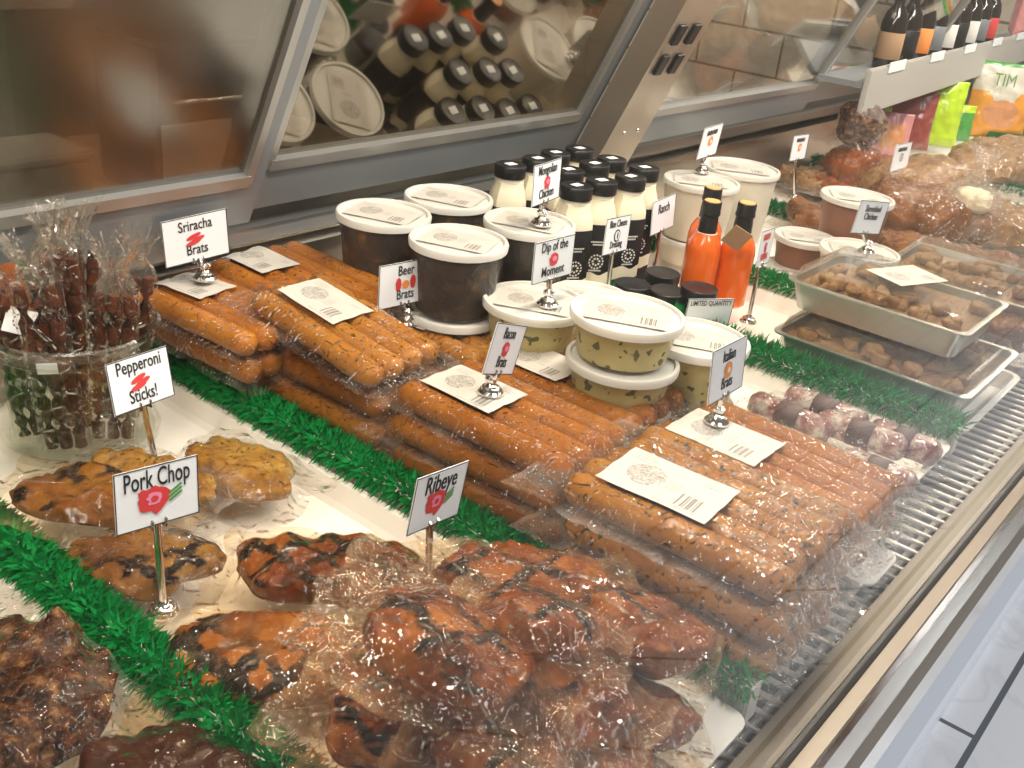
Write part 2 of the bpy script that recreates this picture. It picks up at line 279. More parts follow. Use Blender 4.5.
# ---------------------------------------------------------------- geometry helpers
def mesh_obj(name, verts, faces, mat, parent=None, smooth=True, uv=None, attr=None, mi=None, flip=False):
    me = bpy.data.meshes.new(name); me.from_pydata([tuple(v) for v in verts], [], faces)
    mats = mat if isinstance(mat, list) else [mat]
    for m in mats: me.materials.append(m)
    if mi: me.polygons.foreach_set('material_index', mi)
    if smooth: me.polygons.foreach_set('use_smooth', [True]*len(me.polygons))
    if uv:
        l = me.uv_layers.new(name='UVMap')
        for p in me.polygons:
            for li in p.loop_indices: l.data[li].uv = uv[me.loops[li].vertex_index]
    if attr:
        a = me.attributes.new('haze', 'FLOAT', 'POINT'); a.data.foreach_set('value', attr)
    me.update()
    o = bpy.data.objects.new(name, me); COL.objects.link(o)
    if parent: o.parent = parent
    return o
class MB:
    def __init__(s): s.v = []; s.f = []; s.m = []
    def add(s, v, f, m=0):
        n = len(s.v); s.v += [Vector(p) for p in v]; s.f += [tuple(i+n for i in q) for q in f]; s.m += [m]*len(f); return s
    def box(s, x0, x1, y0, y1, z0, z1, bev=0.0, m=0, mat=None):
        bm = bmesh.new(); bmesh.ops.create_cube(bm, size=1)
        for v in bm.verts: v.co = Vector((x0+(v.co.x+.5)*(x1-x0), y0+(v.co.y+.5)*(y1-y0), z0+(v.co.z+.5)*(z1-z0)))
        if bev > 0: bmesh.ops.bevel(bm, geom=bm.edges[:], offset=bev, segments=2, affect='EDGES')
        bm.verts.index_update()
        vs = [v.co.copy() for v in bm.verts]
        if mat: vs = [mat @ v for v in vs]
        s.add(vs, [tuple(v.index for v in f.verts) for f in bm.faces], m); bm.free(); return s
    def lathe(s, prof, n=32, c=(0, 0, 0), m=0, sq=0.0, cap=True):
        """prof: (radius, z) from bottom to top; sq>0 squares the section"""
        vs = []; fs = []
        for r, z in prof:
            for k in range(n):
                a = 2*PI*k/n; e = 1.0
                if sq: e = 1/max(abs(math.cos(a)), abs(math.sin(a))); e = 1+(e-1)*sq
                vs.append((c[0]+r*e*math.cos(a), c[1]+r*e*math.sin(a), c[2]+z))
        for j in range(len(prof)-1):
            for k in range(n): fs.append((j*n+k, j*n+(k+1) % n, (j+1)*n+(k+1) % n, (j+1)*n+k))
        if cap:
            if prof[0][0] > 1e-5: fs.append(tuple(range(n-1, -1, -1)))
            if prof[-1][0] > 1e-5: fs.append(tuple((len(prof)-1)*n+k for k in range(n)))
        return s.add(vs, fs, m)
    def tube(s, pts, r, n=8, m=0, rads=None):
        pts = [Vector(p) for p in pts]; vs = []; fs = []
        for i, p in enumerate(pts):
            d = (pts[min(i+1, len(pts)-1)]-pts[max(i-1, 0)]).normalized()
            u = d.cross(Vector((0, 0, 1)));
            if u.length < 1e-3: u = Vector((1, 0, 0))
            u.normalize(); w = d.cross(u); rr = rads[i] if rads else r
            for k in range(n): a = 2*PI*k/n; vs.append(p+u*math.cos(a)*rr+w*math.sin(a)*rr)
        for i in range(len(pts)-1):
            for k in range(n): fs.append((i*n+k, i*n+(k+1) % n, (i+1)*n+(k+1) % n, (i+1)*n+k))
        fs.append(tuple(range(n))); fs.append(tuple((len(pts)-1)*n+k for k in range(n-1, -1, -1)))
        return s.add(vs, fs, m)
    def build(s, name, mat, parent=None, smooth=False, uv=None):
        o = mesh_obj(name, s.v, s.f, mat, parent, smooth, uv=uv, mi=s.m)
        bm = bmesh.new(); bm.from_mesh(o.data); bmesh.ops.recalc_face_normals(bm, faces=bm.faces[:]); bm.to_mesh(o.data); bm.free()
        if smooth:
            try: o.data.set_sharp_from_angle(angle=math.radians(38))
            except Exception: pass
        return o
def tag(o, label, cat, group=None):
    o['label'] = label; o['category'] = cat
    if group: o['group'] = group
    return o
def thing(name, label, cat, loc=(0, 0, 0), rot=(0, 0, 0), group=None):
    o = bpy.data.objects.new(name, None); COL.objects.link(o); o.empty_display_size = 0.02
    o.location = loc; o.rotation_euler = rot if isinstance(rot, (tuple, list)) else (0, 0, rot)
    return tag(o, label, cat, group)
def struct(o): o['kind'] = 'structure'; return o
def dup(root, loc, rot, label, group=None):
    r = root.copy(); COL.objects.link(r); r.location = loc; r.rotation_euler = rot if isinstance(rot, (tuple, list)) else (0, 0, rot)
    r['label'] = label
    if group: r['group'] = group
    for ch in list(root.children):
        c = ch.copy(); COL.objects.link(c); c.parent = r
        for g in list(ch.children):
            d = g.copy(); COL.objects.link(d); d.parent = c
    return r
def extrude_x(name, prof, x0, x1, mat, parent=None, closed=True):
    n = len(prof); vs = [(x0, y, z) for y, z in prof]+[(x1, y, z) for y, z in prof]
    fs = [(i, (i+1) % n, n+(i+1) % n, n+i) for i in range(n if closed else n-1)]
    if closed: fs += [tuple(range(n)), tuple(range(2*n-1, n-1, -1))]
    mb = MB().add(vs, fs); return mb.build(name, mat, parent)
def text_mesh(name, s, size, mat, parent, mtx, sx=0.62, bold=0.0, ext=0.0002):
    cu = bpy.data.curves.new('t', 'FONT'); cu.body = s; cu.size = size; cu.align_x = 'CENTER'; cu.align_y = 'CENTER'; cu.extrude = ext; cu.offset = bold; cu.resolution_u = 3
    ob = bpy.data.objects.new('t', cu); COL.objects.link(ob); dg = bpy.context.evaluated_depsgraph_get()
    me = bpy.data.meshes.new_from_object(ob.evaluated_get(dg)); bpy.data.objects.remove(ob); bpy.data.curves.remove(cu)
    me.transform(mtx @ Matrix.Diagonal((sx, 1, 1, 1))); me.materials.clear(); me.materials.append(mat)
    o = bpy.data.objects.new(name, me); COL.objects.link(o); o.parent = parent; return o
def bvh_of(objs_vf):
    vs = []; fs = []
    for v, f in objs_vf:
        n = len(vs); vs += v; fs += [tuple(i+n for i in q) for q in f]
    return BVHTree.FromPolygons([Vector(v) for v in vs], fs)
def drape(bvh, x0, x1, y0, y1, z_edge, res=0.004, amp=0.0025, seed=0, tent=10, wob=0.006, down=False, zfar=0.3):
    """a sheet of film falling over what lies inside; haze is 1 where it hangs free"""
    nx = max(8, int((x1-x0)/res)); ny = max(8, int((y1-y0)/res)); H = [[z_edge]*(ny+1) for _ in range(nx+1)]; Cn = [[0]*(ny+1) for _ in range(nx+1)]
    sg = -1 if down else 1
    XY = []
    for i in range(nx+1):
        row = []
        for j in range(ny+1):
            x = x0+(x1-x0)*i/nx; y = y0+(y1-y0)*j/ny
            bx = min(i, nx-i)/nx; by = min(j, ny-j)/ny
            if bx < 0.12: x += noise.noise((y*30, seed, 1.3))*wob*(1-bx/0.12)
            if by < 0.12: y += noise.noise((x*30, seed, 7.7))*wob*(1-by/0.12)
            row.append((x, y))
            h = bvh.ray_cast(Vector((x, y, sg*zfar)), Vector((0, 0, -sg)))
            if h[0] is not None: H[i][j] = h[0].z+sg*0.0012; Cn[i][j] = 1
        XY.append(row)
    base = [r[:] for r in H]
    mxf = max if not down else min
    for _ in range(tent):
        G = [r[:] for r in H]
        for i in range(1, nx):
            for j in range(1, ny):
                a = (H[i-1][j]+H[i+1][j]+H[i][j-1]+H[i][j+1])/4; G[i][j] = mxf(base[i][j], a) if Cn[i][j] else a
        H = G
    vs = []; uv = []; hz = []
    for i in range(nx+1):
        for j in range(ny+1):
            x, y = XY[i][j]; gap = abs(H[i][j]-base[i][j]) if Cn[i][j] else 1
            free = min(1.0, gap/0.003) if Cn[i][j] else 1.0
            w = noise.noise((x*38, y*38, seed*3.1))+0.6*noise.noise((x*90, y*90, seed*1.7))
            edge = min(min(i, nx-i)*res, min(j, ny-j)*res)
            z = H[i][j]+sg*abs(w)*amp*free+(w*amp*0.5 if edge < 0.02 else 0)
            vs.append((x, y, z)); uv.append((i/nx, j/ny)); hz.append(free if edge > 0.0045 else 2.2)
    fs = [(i*(ny+1)+j, (i+1)*(ny+1)+j, (i+1)*(ny+1)+j+1, i*(ny+1)+j+1) for i in range(nx) for j in range(ny)]
    return vs, fs, hz
def patch(bvh, cx, cy, w, l, rot, off=0.0022, n=14, smooth=0):
    """a paper label lying on what is underneath"""
    vs = []; uv = []; ca, sa = math.cos(rot), math.sin(rot); Z = []
    for i in range(n+1):
        for j in range(n+1):
            u = (i/n-.5)*w; v = (j/n-.5)*l; x = cx+u*ca-v*sa; y = cy+u*sa+v*ca
            h = bvh.ray_cast(Vector((x, y, 0.5)), Vector((0, 0, -1))); Z.append(h[0].z if h[0] is not None else None); vs.append([x, y, 0]); uv.append((1-j/n, i/n))
    kn = [z for z in Z if z is not None] or [0.01]; lo = max(kn)
    Z = [lo if z is None else z for z in Z]
    for _ in range(4):
        Q = Z[:]
        for i in range(n+1):
            for j in range(n+1):
                s = [Z[a*(n+1)+b] for a, b in ((i-1, j), (i+1, j), (i, j-1), (i, j+1)) if 0 <= a <= n and 0 <= b <= n]
                Q[i*(n+1)+j] = max(Z[i*(n+1)+j], sum(s)/len(s))
        Z = Q
    for k in range(len(vs)): vs[k][2] = Z[k]+off
    fs = [(i*(n+1)+j, (i+1)*(n+1)+j, (i+1)*(n+1)+j+1, i*(n+1)+j+1) for i in range(n) for j in range(n)]
    return vs, fs, uv
def sausage_vf(x, y0, y1, r, z, seed, n=16, m=34, squash=1.0):
    vs = []; fs = []
    L = y1-y0
    for j in range(m+1):
        t = j/m; y = y0+L*t; e = min(t*L, (1-t)*L)
        rr = r*math.sqrt(max(0.0, 1-(1-min(1, e/(r*0.8)))**2)) if e < r*0.8 else r
        rr = max(rr, r*0.12)*(1+0.05*noise.noise((seed*5.1, y*25, 0)))
        cx = x+0.0018*noise.noise((seed*2.3, y*12, 3)); cz = z+0.0008*noise.noise((seed*4.3, y*14, 9))
        for k in range(n):
            a = 2*PI*k/n; q = 1
            if e < r*0.6: q = 1+0.16*math.sin(a*5+seed)*(1-e/(r*0.6))
            vs.append((cx+rr*q*math.cos(a), y, cz+rr*q*squash*math.sin(a)))
    for j in range(m):
        for k in range(n): fs.append((j*n+k, (j+1)*n+k, (j+1)*n+(k+1) % n, j*n+(k+1) % n))
    fs.append(tuple(range(n))); fs.append(tuple(m*n+k for k in range(n-1, -1, -1)))
    return vs, fs
def lump_vf(rx, ry, h, seed, nu=84, nv=40, rough=1.0, irr=0.16):
    """irregular slab of meat lying on z=0: rounded plan, low dome, uneven surface"""
    vs = []; fs = []
    for j in range(nv+1):
        ph = -PI/2+PI*j/nv
        for k in range(nu):
            a = 2*PI*k/nu; cr = max(0, math.cos(ph))**0.55; sz = math.copysign(abs(math.sin(ph))**0.8, math.sin(ph))
            o = 1+irr*noise.noise((math.cos(a)*1.3, math.sin(a)*1.3, seed*7.3))*2+irr*0.5*noise.noise((math.cos(a)*3, math.sin(a)*3, seed*3.3))
            x = rx*cr*o*math.cos(a); y = ry*cr*o*math.sin(a); z = h/2*(1+sz)
            d = noise.noise((x*34, y*34, z*34+seed))*0.0042+noise.noise((x*90, y*90, z*90+seed))*0.0030
            if sz > -0.3: z += d*rough*1.3; x += d*rough*math.cos(a); y += d*rough*math.sin(a)
            if sz > 0: z += h*0.18*noise.noise((x*14, y*14, seed*2.2))
            vs.append((x, y, max(z, 0)))
    for j in range(nv):
        for k in range(nu): fs.append((j*nu+k, j*nu+(k+1) % nu, (j+1)*nu+(k+1) % nu, (j+1)*nu+k))
    return vs, fs

# ================================================================ SETTING
struct(MB().box(-2, 9, -4, 0.6, -0.80, -0.75).build('floor', M['floor']))
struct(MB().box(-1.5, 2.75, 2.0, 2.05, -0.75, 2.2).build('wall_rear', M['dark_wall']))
struct(MB().box(5.0, 5.05, 1.05, 3.6, -0.75, 2.2).build('wall_right', M['wall_tile']))
# dark cupboards and pale boxes in the back room, seen dimly through the rear doors
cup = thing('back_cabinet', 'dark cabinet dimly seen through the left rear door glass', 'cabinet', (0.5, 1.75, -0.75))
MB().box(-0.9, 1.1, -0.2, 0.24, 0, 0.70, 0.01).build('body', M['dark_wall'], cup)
MB().box(-0.95, 1.15, -0.24, 0.24, 0.701, 0.735, 0.006).build('worktop', M['beige_wall'], cup)
MB().box(-0.95, 0.55, 0.10, 0.24, 1.00, 1.02, 0.003).build('upper_shelf', M['beige_wall'], cup)
for lx in (-0.9, 0.5): MB().box(lx-0.01, lx+0.01, 0.2, 0.24, 0.7355, 0.9995).build('shelf_post', M['dark_wall'], cup)
bx = thing('back_box', 'pale low box dimly seen through the left rear door', 'box', (0.74, 1.58, -0.0145)); MB().box(-0.16, 0.14, -0.05, 0.08, 0, 0.085, 0.005).build('carton', M['beige_wall'], bx); MB().box(-0.165, 0.145, -0.055, 0.085, 0.0855, 0.10, 0.004).build('lid', M['flap'], bx)
ov = thing('back_appliance', 'dark appliance with a pale panel dimly seen through the left rear door', 'appliance', (1.10, 1.60, -0.0145)); MB().box(-0.11, 0.12, -0.08, 0.10, 0, 0.26, 0.008).build('housing', M['lower_dark'], ov); MB().box(-0.10, 0.04, -0.084, -0.0805, 0.02, 0.13, 0.001).build('panel', M['flap'], ov); MB().tube([(-0.08, -0.085, 0.17), (-0.08, -0.10, 0.17), (0.09, -0.10, 0.17), (0.09, -0.085, 0.17)], 0.005, 8).build('handle', M['chrome'], ov, True)

# ---- the display case ----
case = thing('display_case', 'refrigerated deli display case with steel sill, wire deck and leaning rear doors', 'display case', (0, 0, 0))
X0, X1 = -0.6, 6.0
extrude_x('deck_well', [(0.165, -0.10), (1.0, -0.10), (1.0, -0.12), (0.165, -0.12)], X0, X1, M['well'], case)
extrude_x('front_liner', [(0.1655, -0.10), (0.1755, -0.10), (0.1755, -0.028), (0.1655, -0.028)], X0, X1, M['sill_brown'], case)
extrude_x('inner_sill', [(0.158, -0.03), (0.182, -0.03), (0.186, -0.022), (0.181, 0.001), (0.158, 0.003)], X0, X1, M['sill_brown'], case)
extrude_x('glass_gasket', [(0.1495, -0.03), (0.1575, -0.03), (0.1575, 0.001), (0.1495, 0.001)], X0, X1, M['gasket'], case)
extrude_x('outer_sill', [(0.137, -0.03), (0.149, -0.03), (0.149, 0.003), (0.137, 0.004)], X0, X1, M['steel_warm'], case)
extrude_x('front_bumper', [(0.1115, -0.035), (0.1365, -0.035), (0.1365, 0.003), (0.130, 0.006), (0.120, 0.003), (0.1135, -0.006)], X0, X1, M['chrome'], case)
extrude_x('lower_front', [(0.130, -0.036), (0.165, -0.036), (0.30, -0.72), (0.262, -0.72)], X0, X1, M['lower_dark'], case)
extrude_x('base_board', [(0.206, -0.748), (0.31, -0.748), (0.31, -0.722), (0.215, -0.722), (0.208, -0.73)], X0, X1, M['bumper'], case)
# wire deck
rk = MB()
for y in (0.20, 0.45, 0.75, 0.96): rk.tube([(X0, y, -0.0365), (3.4, y, -0.0365)], 0.004, 8)
rack_cross = rk.build('rack_crossbar', M['rod'], case, True)
rod_me = None
for i in range(96):
    x = 0.30+i*0.0205
    if rod_me is None:
        r0 = MB().tube([(0, 0.187, -0.034), (0, 0.190, -0.029), (0, 0.4, -0.029), (0, 0.985, -0.029)], 0.0027, 8).build('rack_rod', M['rod'], case, True); r0.location = (x, 0, 0); rod_me = r0
    else:
        c = rod_me.copy(); COL.objects.link(c); c.parent = case; c.location = (x, 0, 0)
# rear: steel back, ledge, door track
LE = math.radians(24.0)
extrude_x('back_panel', [(0.992, -0.10), (1.06, -0.10), (1.06, 0.085), (0.992, 0.085)], X0, X1, M['steel_warm'], case)
extrude_x('back_ledge', [(0.984, 0.086), (1.06, 0.086), (1.06, 0.104), (1.016, 0.104), (1.010, 0.097), (0.984, 0.095)], X0, X1, M['steel'], case)
extrude_x('door_track', [(1.000, 0.105), (1.06, 0.105), (1.06, 0.150), (1.018, 0.150), (1.014, 0.128), (1.000, 0.124)], X0, X1, M['frame_light'], case)
def lean(yb=0.988, zb=0.163):
    # local (x, s up the leaned plane, t towards the shop) -> world
    def f(x, s, t): return Vector((x, yb-s*math.sin(LE)-t*math.cos(LE), zb+s*math.cos(LE)-t*math.sin(LE)))
    return f
F = lean()
def lbox(mb, x0, x1, s0, s1, t0, t1):
    vs = [F(x, s, t) for x in (x0, x1) for s in (s0, s1) for t in (t0, t1)]
    return mb.add(vs, [(0, 1, 3, 2), (4, 6, 7, 5), (0, 4, 5, 1), (2, 3, 7, 6), (0, 2, 6, 4), (1, 5, 7, 3)])
def door(n, x0, x1, t, gm, wL=0.03, wR=0.05, top=0.62, rb=0.062):
    d = thing('door_%d' % n, '', 'door'); del d['label']; del d['category']; struct(d)
    fr = MB(); lbox(fr, x0, x1, 0.002, rb, t, t+0.016); lbox(fr, x0, x1, top-0.05, top, t, t+0.016)
    lbox(fr, x0, x0+wL, rb, top-0.05, t, t+0.016); lbox(fr, x1-wR, x1, rb, top-0.05, t, t+0.016)
    fr.build('door_frame', M['frame'], d)
    tr = MB(); lbox(tr, x0+wL-0.001, x1-wR+0.001, rb-0.003, rb+0.012, t+0.002, t+0.019); lbox(tr, x0+wL-0.006, x0+wL+0.004, rb, top-0.05, t+0.002, t+0.018); lbox(tr, x1-wR-0.004, x1-wR+0.006, rb, top-0.05, t+0.002, t+0.018)
    tr.build('glazing_bead', M['frame_light'], d)
    g = MB(); lbox(g, x0+wL, x1-wR, rb, top-0.05, t+0.006, t+0.010); g.build('pane', gm, d)
    return d
door(1, -0.55, 0.740, 0.020, M['door_glass_fog'], 0.03, 0.022)
door(2, 0.708, 1.405, 0.001, M['door_glass'], 0.055, 0.035)
door(3, 1.52, 2.245, 0.020, M['door_glass2'], 0.03, 0.020)
door(4, 2.207, 2.95, 0.001, M['door_glass2'], 0.030, 0.03)
# steel pillar panel with outlets between the two pairs of doors
pn = thing('pillar_panel', 'leaning steel pillar panel with four black sockets beside the rear doors', 'panel')
FB = F; F = lean(0.984, 0.113)
p = MB(); lbox(p, 1.396, 1.505, 0.0, 0.68, 0.0, 0.045); p.build('panel', M['steel_warm'], pn)
for (x, s) in ((1.425, 0.238), (1.425, 0.290), (1.467, 0.238), (1.467, 0.290)):
    q = MB(); lbox(q, x-0.010, x+0.010, s-0.017, s+0.017, 0.0452, 0.051); o = q.build('socket', M['black'], pn)
    b_ = o.modifiers.new('b', 'BEVEL'); b_.width = 0.002; b_.segments = 2
for x, s in ((1.435, 0.11), (1.475, 0.11), (1.435, 0.02), (1.485, 0.02)):
    q = MB(); q.lathe([(0.0035, 0), (0.003, 0.0012), (0.0, 0.0016)], 10)
    R_ = Matrix.Translation(F(x, s, 0.0451)) @ Matrix.Rotation(PI/2+LE, 4, 'X'); q.v = [R_ @ v for v in q.v]; q.build('screw', M['chrome'], pn)
F = FB
# front glass leaning in over the food
gl = thing('front_glass', 'clear front glass of the display case rising from the sill', 'glass', (0, 0.1535, 0))
MB().add([(X0, 0, -0.005), (X1, 0, -0.005), (X1, 0.26, 0.95), (X0, 0.26, 0.95), (X0, -0.004, -0.005), (X1, -0.004, -0.005), (X1, 0.256, 0.95), (X0, 0.256, 0.95)],
         [(0, 1, 2, 3), (7, 6, 5, 4), (0, 4, 5, 1), (3, 2, 6, 7), (0, 3, 7, 4), (1, 5, 6, 2)]).build('pane', M['pane'], gl)

# ---- trays ----
def tray(x0, x1, y0, y1, label, depth=0.022):
    t = thing('food_tray', label, 'tray', (0, 0, -0.0255), 0, 'white trays on the wire deck')
    bm = bmesh.new(); r = 0.02; th = 0.003
    def ring(ins, z):
        out = []
        for cx, cy, a0 in ((x1-r, y1-r, 0), (x0+r, y1-r, 90), (x0+r, y0+r, 180), (x1-r, y0+r, 270)):
            for k in range(5):
                a = math.radians(a0+k*22.5); out.append(bm.verts.new((cx+(r-ins)*math.cos(a), cy+(r-ins)*math.sin(a), z)))
        return out
    rings = [ring(0.010, 0.0), ring(0.003, depth), ring(-0.003, depth+0.001), ring(-0.003, depth+0.0035), ring(0.005, depth+0.0035), ring(0.012, th+0.006), ring(0.016, th)]
    for a, b in zip(rings, rings[1:]):
        for k in range(20): bm.faces.new((a[k], a[(k+1) % 20], b[(k+1) % 20], b[k]))
    bm.faces.new(rings[0][::-1]); bm.faces.new(rings[-1]); bmesh.ops.recalc_face_normals(bm, faces=bm.faces[:])
    me = bpy.data.meshes.new('tray_body'); bm.to_mesh(me); bm.free(); me.materials.append(M['tray']); o = bpy.data.objects.new('tray_body', me); COL.objects.link(o); o.parent = t
    o.location.z = 0.0
    return t
tray(0.02, 0.305, 0.235, 0.625, 'white tray under the glazed dark meat at the bottom left corner')
tray(0.02, 0.305, 0.635, 0.975, 'white tray beyond the seam at the left edge of the case')
tray(0.340, 0.604, 0.235, 0.975, 'white tray holding the pork chops and ribeyes')
tray(0.640, 0.912, 0.262, 0.975, 'white tray under the sriracha, beer and bacon sausage packs')
tray(0.945, 1.196, 0.235, 0.975, 'white tray holding the stew cups, dip tubs and salami')
tray(1.232, 1.490, 0.235, 0.975, 'white tray holding the hot sauce bottles and foil containers')
tray(1.522, 1.900, 0.235, 0.975, 'white tray holding the large round tubs')
tray(1.935, 2.400, 0.235, 0.975, 'white tray past the large tubs, full of wrapped brown food')
tray(2.435, 3.3, 0.235, 0.975, 'farthest white tray, in front of the snack bags')
for x0, x1, y0, y1, lb in ((0.522, 0.606, 0.192, 0.30, 'white rounded board end beside the front green tuft, under ribeye bags'), (0.838, 0.914, 0.192, 0.30, 'white rounded board end beyond the Italian sausage stack')):
    b = thing('divider_board', lb, 'board', (0, 0, 0.0025))
    pts = []; r = 0.014
    for cx, cy, a0 in ((x1-r, y1-r, 0), (x0+r, y1-r, 90), (x0+r, y0+r, 180), (x1-r, y0+r, 270)):
        for k in range(5): a = math.radians(a0+k*22.5); pts.append((cx+r*math.cos(a), cy+r*math.sin(a)))
    n = len(pts); mb = MB(); mb.add([(x, y, -0.006 if y < 0.24 else 0.0) for x, y in pts]+[(x, y, -0.004 if y < 0.24 else 0.002) for x, y in pts], [tuple(range(n-1, -1, -1)), tuple(range(n, 2*n))]+[(i, (i+1) % n, n+(i+1) % n, n+i) for i in range(n)])
    mb.build('board', M['flap'], b)

# ---- green leaf dividers ----
def turf(xc, y0, y1, label, seed, dark=False, step=0.0032, zb=0.0, h=1.0):
    t = thing('leaf_divider', label, 'divider', (xc, 0, zb), 0, 'green plastic leaf dividers')
    MB().box(-0.011, 0.011, y0, y1, -0.022, 0.016, 0.002).build('base_strip', M['flap'], t)
    rnd = random.Random(seed); vs = []; fs = []
    n = int((y1-y0)/step)
    for i in range(n):
        y = y0+(i+.5)*step
        for k in range(22):
            a = math.radians(-16+k*10.1+rnd.uniform(-8, 8)); clump = 0.5+0.5*math.sin(y*2*PI/0.022+(1.2 if k < 5 else -1.2)+k*0.5)
            L = (0.0135+0.006*clump+rnd.uniform(-0.002, 0.002))*h; w = 0.0015+0.0005*rnd.random()
            d = Vector((math.cos(a), 0.55*math.copysign(1, 0.5-rnd.random()*0.8)*rnd.uniform(0.3, 1)-0.25, math.sin(a))).normalized()
            o = Vector((0.009*math.cos(a), y+rnd.uniform(-.002, .002), 0.010+0.008*math.sin(a)))
             
            side = d.cross(Vector((rnd.uniform(-.4, .4), 1, rnd.uniform(-.4, .4)))).normalized()*w; nrm = side.cross(d).normalized()
            m1 = o+d*L*0.5+nrm*0.0012; tip = o+d*L-Vector((0, 0, 0.002))
            b = len(vs); vs += [o-side*0.4, o+side*0.4, m1+side, tip, m1-side]; fs += [(b, b+1, b+2, b+4), (b+4, b+2, b+3)]
    lf = mesh_obj('leaves', vs, fs, M['green_dark' if dark else 'green'], t, smooth=False)
    return t
turf(0.3225, 0.24, 0.975, 'long green leaf divider nearest the camera, between dark meat and pork chops', 1)
turf(0.624, 0.200, 0.975, 'green leaf divider between the ribeyes and the sausage packs', 2)
turf(0.930, 0.215, 0.70, 'green leaf divider behind the Italian packs, only its tufted front end showing', 3)
turf(1.2135, 0.235, 0.975, 'green leaf divider between the dip tubs and the foil containers', 4, h=1.45)
turf(1.506, 0.30, 0.975, 'green leaf divider behind the hot sauce bottles, in front of the brown tubs', 5)
turf(1.917, 0.30, 0.975, 'short dark green divider behind the big cream tubs', 6, True)
turf(2.417, 0.30, 0.975, 'dark green divider in front of the pretzel coloured bags', 7, True)
# ================================================================ SAUSAGE PACKS
def pack(name, label, loc, rot, n, L, r, mat, seed, lab=None, group=None, cat='sausages', fl=(0.014, 0.032, 0.018), tilt=(0, 0), spread=0.95, filmm='film', zsq=0.92):
    """n sausages side by side along Y in a vacuum bag; loc = centre of its underside; fl = film margin side, back, front"""
    t = thing(name, label, cat, loc, (tilt[0], tilt[1], rot), group)
    w = n*2*r*spread; vfs = []
    for k in range(n):
        x = -w/2+r*spread+k*2*r*spread; rr = random.Random(seed*31+k)
        vf = sausage_vf(x, -L/2+rr.uniform(-.004, .004), L/2+rr.uniform(-.004, .004), r, r*zsq+0.001, seed*3+k, squash=zsq)
        vfs.append(vf); mesh_obj('sausage', vf[0], vf[1], mat, t)
    bv = bvh_of(vfs)
    v, f, hz = drape(bv, -w/2-fl[0], w/2+fl[0], -L/2-fl[2], L/2+fl[1], 0.006, seed=seed, tent=9, amp=0.003)
    mesh_obj('film', v, f, M[filmm], t, attr=hz)
    if lab:
        for (cx, cy, lw, ll, lr) in ([lab] if not isinstance(lab, list) else lab):
            v, f, uv = patch(bvh_of([(v, f)]), cx, cy, lw, ll, lr, 0.0022); mesh_obj('label', v, f, M['label'], t, uv=uv)
    return t
SG = 'vacuum packed sausages'
# sriracha brats, rear left of the tray
pack('sausage_pack', 'right rear pack of orange sriracha sausages against the stew cups, label on its back end', (0.757, 0.868, 0.082), -0.03, 5, 0.215, 0.0145, M['brat_hot'], 1, (-0.02, 0.064, 0.055, 0.080, 0.0), fl=(0.014, 0.010, 0.018))
pack('sausage_pack', 'sriracha sausage pack lying under the right rear orange pack', (0.757, 0.868, 0.050), -0.02, 5, 0.21, 0.0145, M['brat_hot'], 2, fl=(0.014, 0.010, 0.018))
pack('sausage_pack', 'left orange sriracha pack with the Sriracha sign standing on its label', (0.650, 0.880, 0.071), 0.05, 4, 0.19, 0.0145, M['brat_hot'], 3, (0.0, 0.055, 0.055, 0.080, 0.1), fl=(0.014, 0.012, 0.018))
pack('sausage_pack', 'sriracha pack at the bottom of the left stack, next to the green divider', (0.655, 0.875, 0.040), 0.03, 4, 0.19, 0.0145, M['brat_dark'], 4, fl=(0.014, 0.012, 0.018))
pack('sausage_pack', 'hidden sriracha pack at the foot of the right rear stack', (0.76, 0.868, 0.018), -0.02, 5, 0.20, 0.0145, M['brat_hot'], 21, fl=(0.014, 0.012, 0.018))
pack('sausage_pack', 'lowest sriracha pack at the left, its side showing above the green divider', (0.690, 0.870, 0.009), 0.0, 3, 0.19, 0.0145, M['brat_hot'], 22)
# beer brats
pack('sausage_pack', 'top beer sausage pack, plump golden links with a wide white label', (0.702, 0.748, 0.084), 0.02, 4, 0.190, 0.0145, M['brat_beer'], 5, (0.002, 0.035, 0.060, 0.085, 0.02), fl=(0.014, 0.03, 0.028), tilt=(0.14, 0))
pack('sausage_pack', 'beer sausage pack in the middle of its stack, one brown link showing', (0.712, 0.755, 0.034), 0.04, 4, 0.20, 0.0145, M['brat_dark'], 6, fl=(0.016, 0.03, 0.03))
pack('sausage_pack', 'lowest beer sausage pack resting against the green divider', (0.706, 0.748, 0.004), 0.03, 4, 0.20, 0.0145, M['brat_beer'], 7, fl=(0.02, 0.035, 0.028))
pack('sausage_pack', 'beer sausage pack under the Beer Brats sign, beside the dark stew cups', (0.842, 0.740, 0.046), 0.0, 3, 0.19, 0.0145, M['brat_beer'], 8, (-0.01, 0.02, 0.06, 0.06, 0.1))
pack('sausage_pack', 'beer sausage pack hidden at the foot of the Beer Brats sign', (0.846, 0.735, 0.012), 0.0, 3, 0.19, 0.0145, M['brat_dark'], 80)
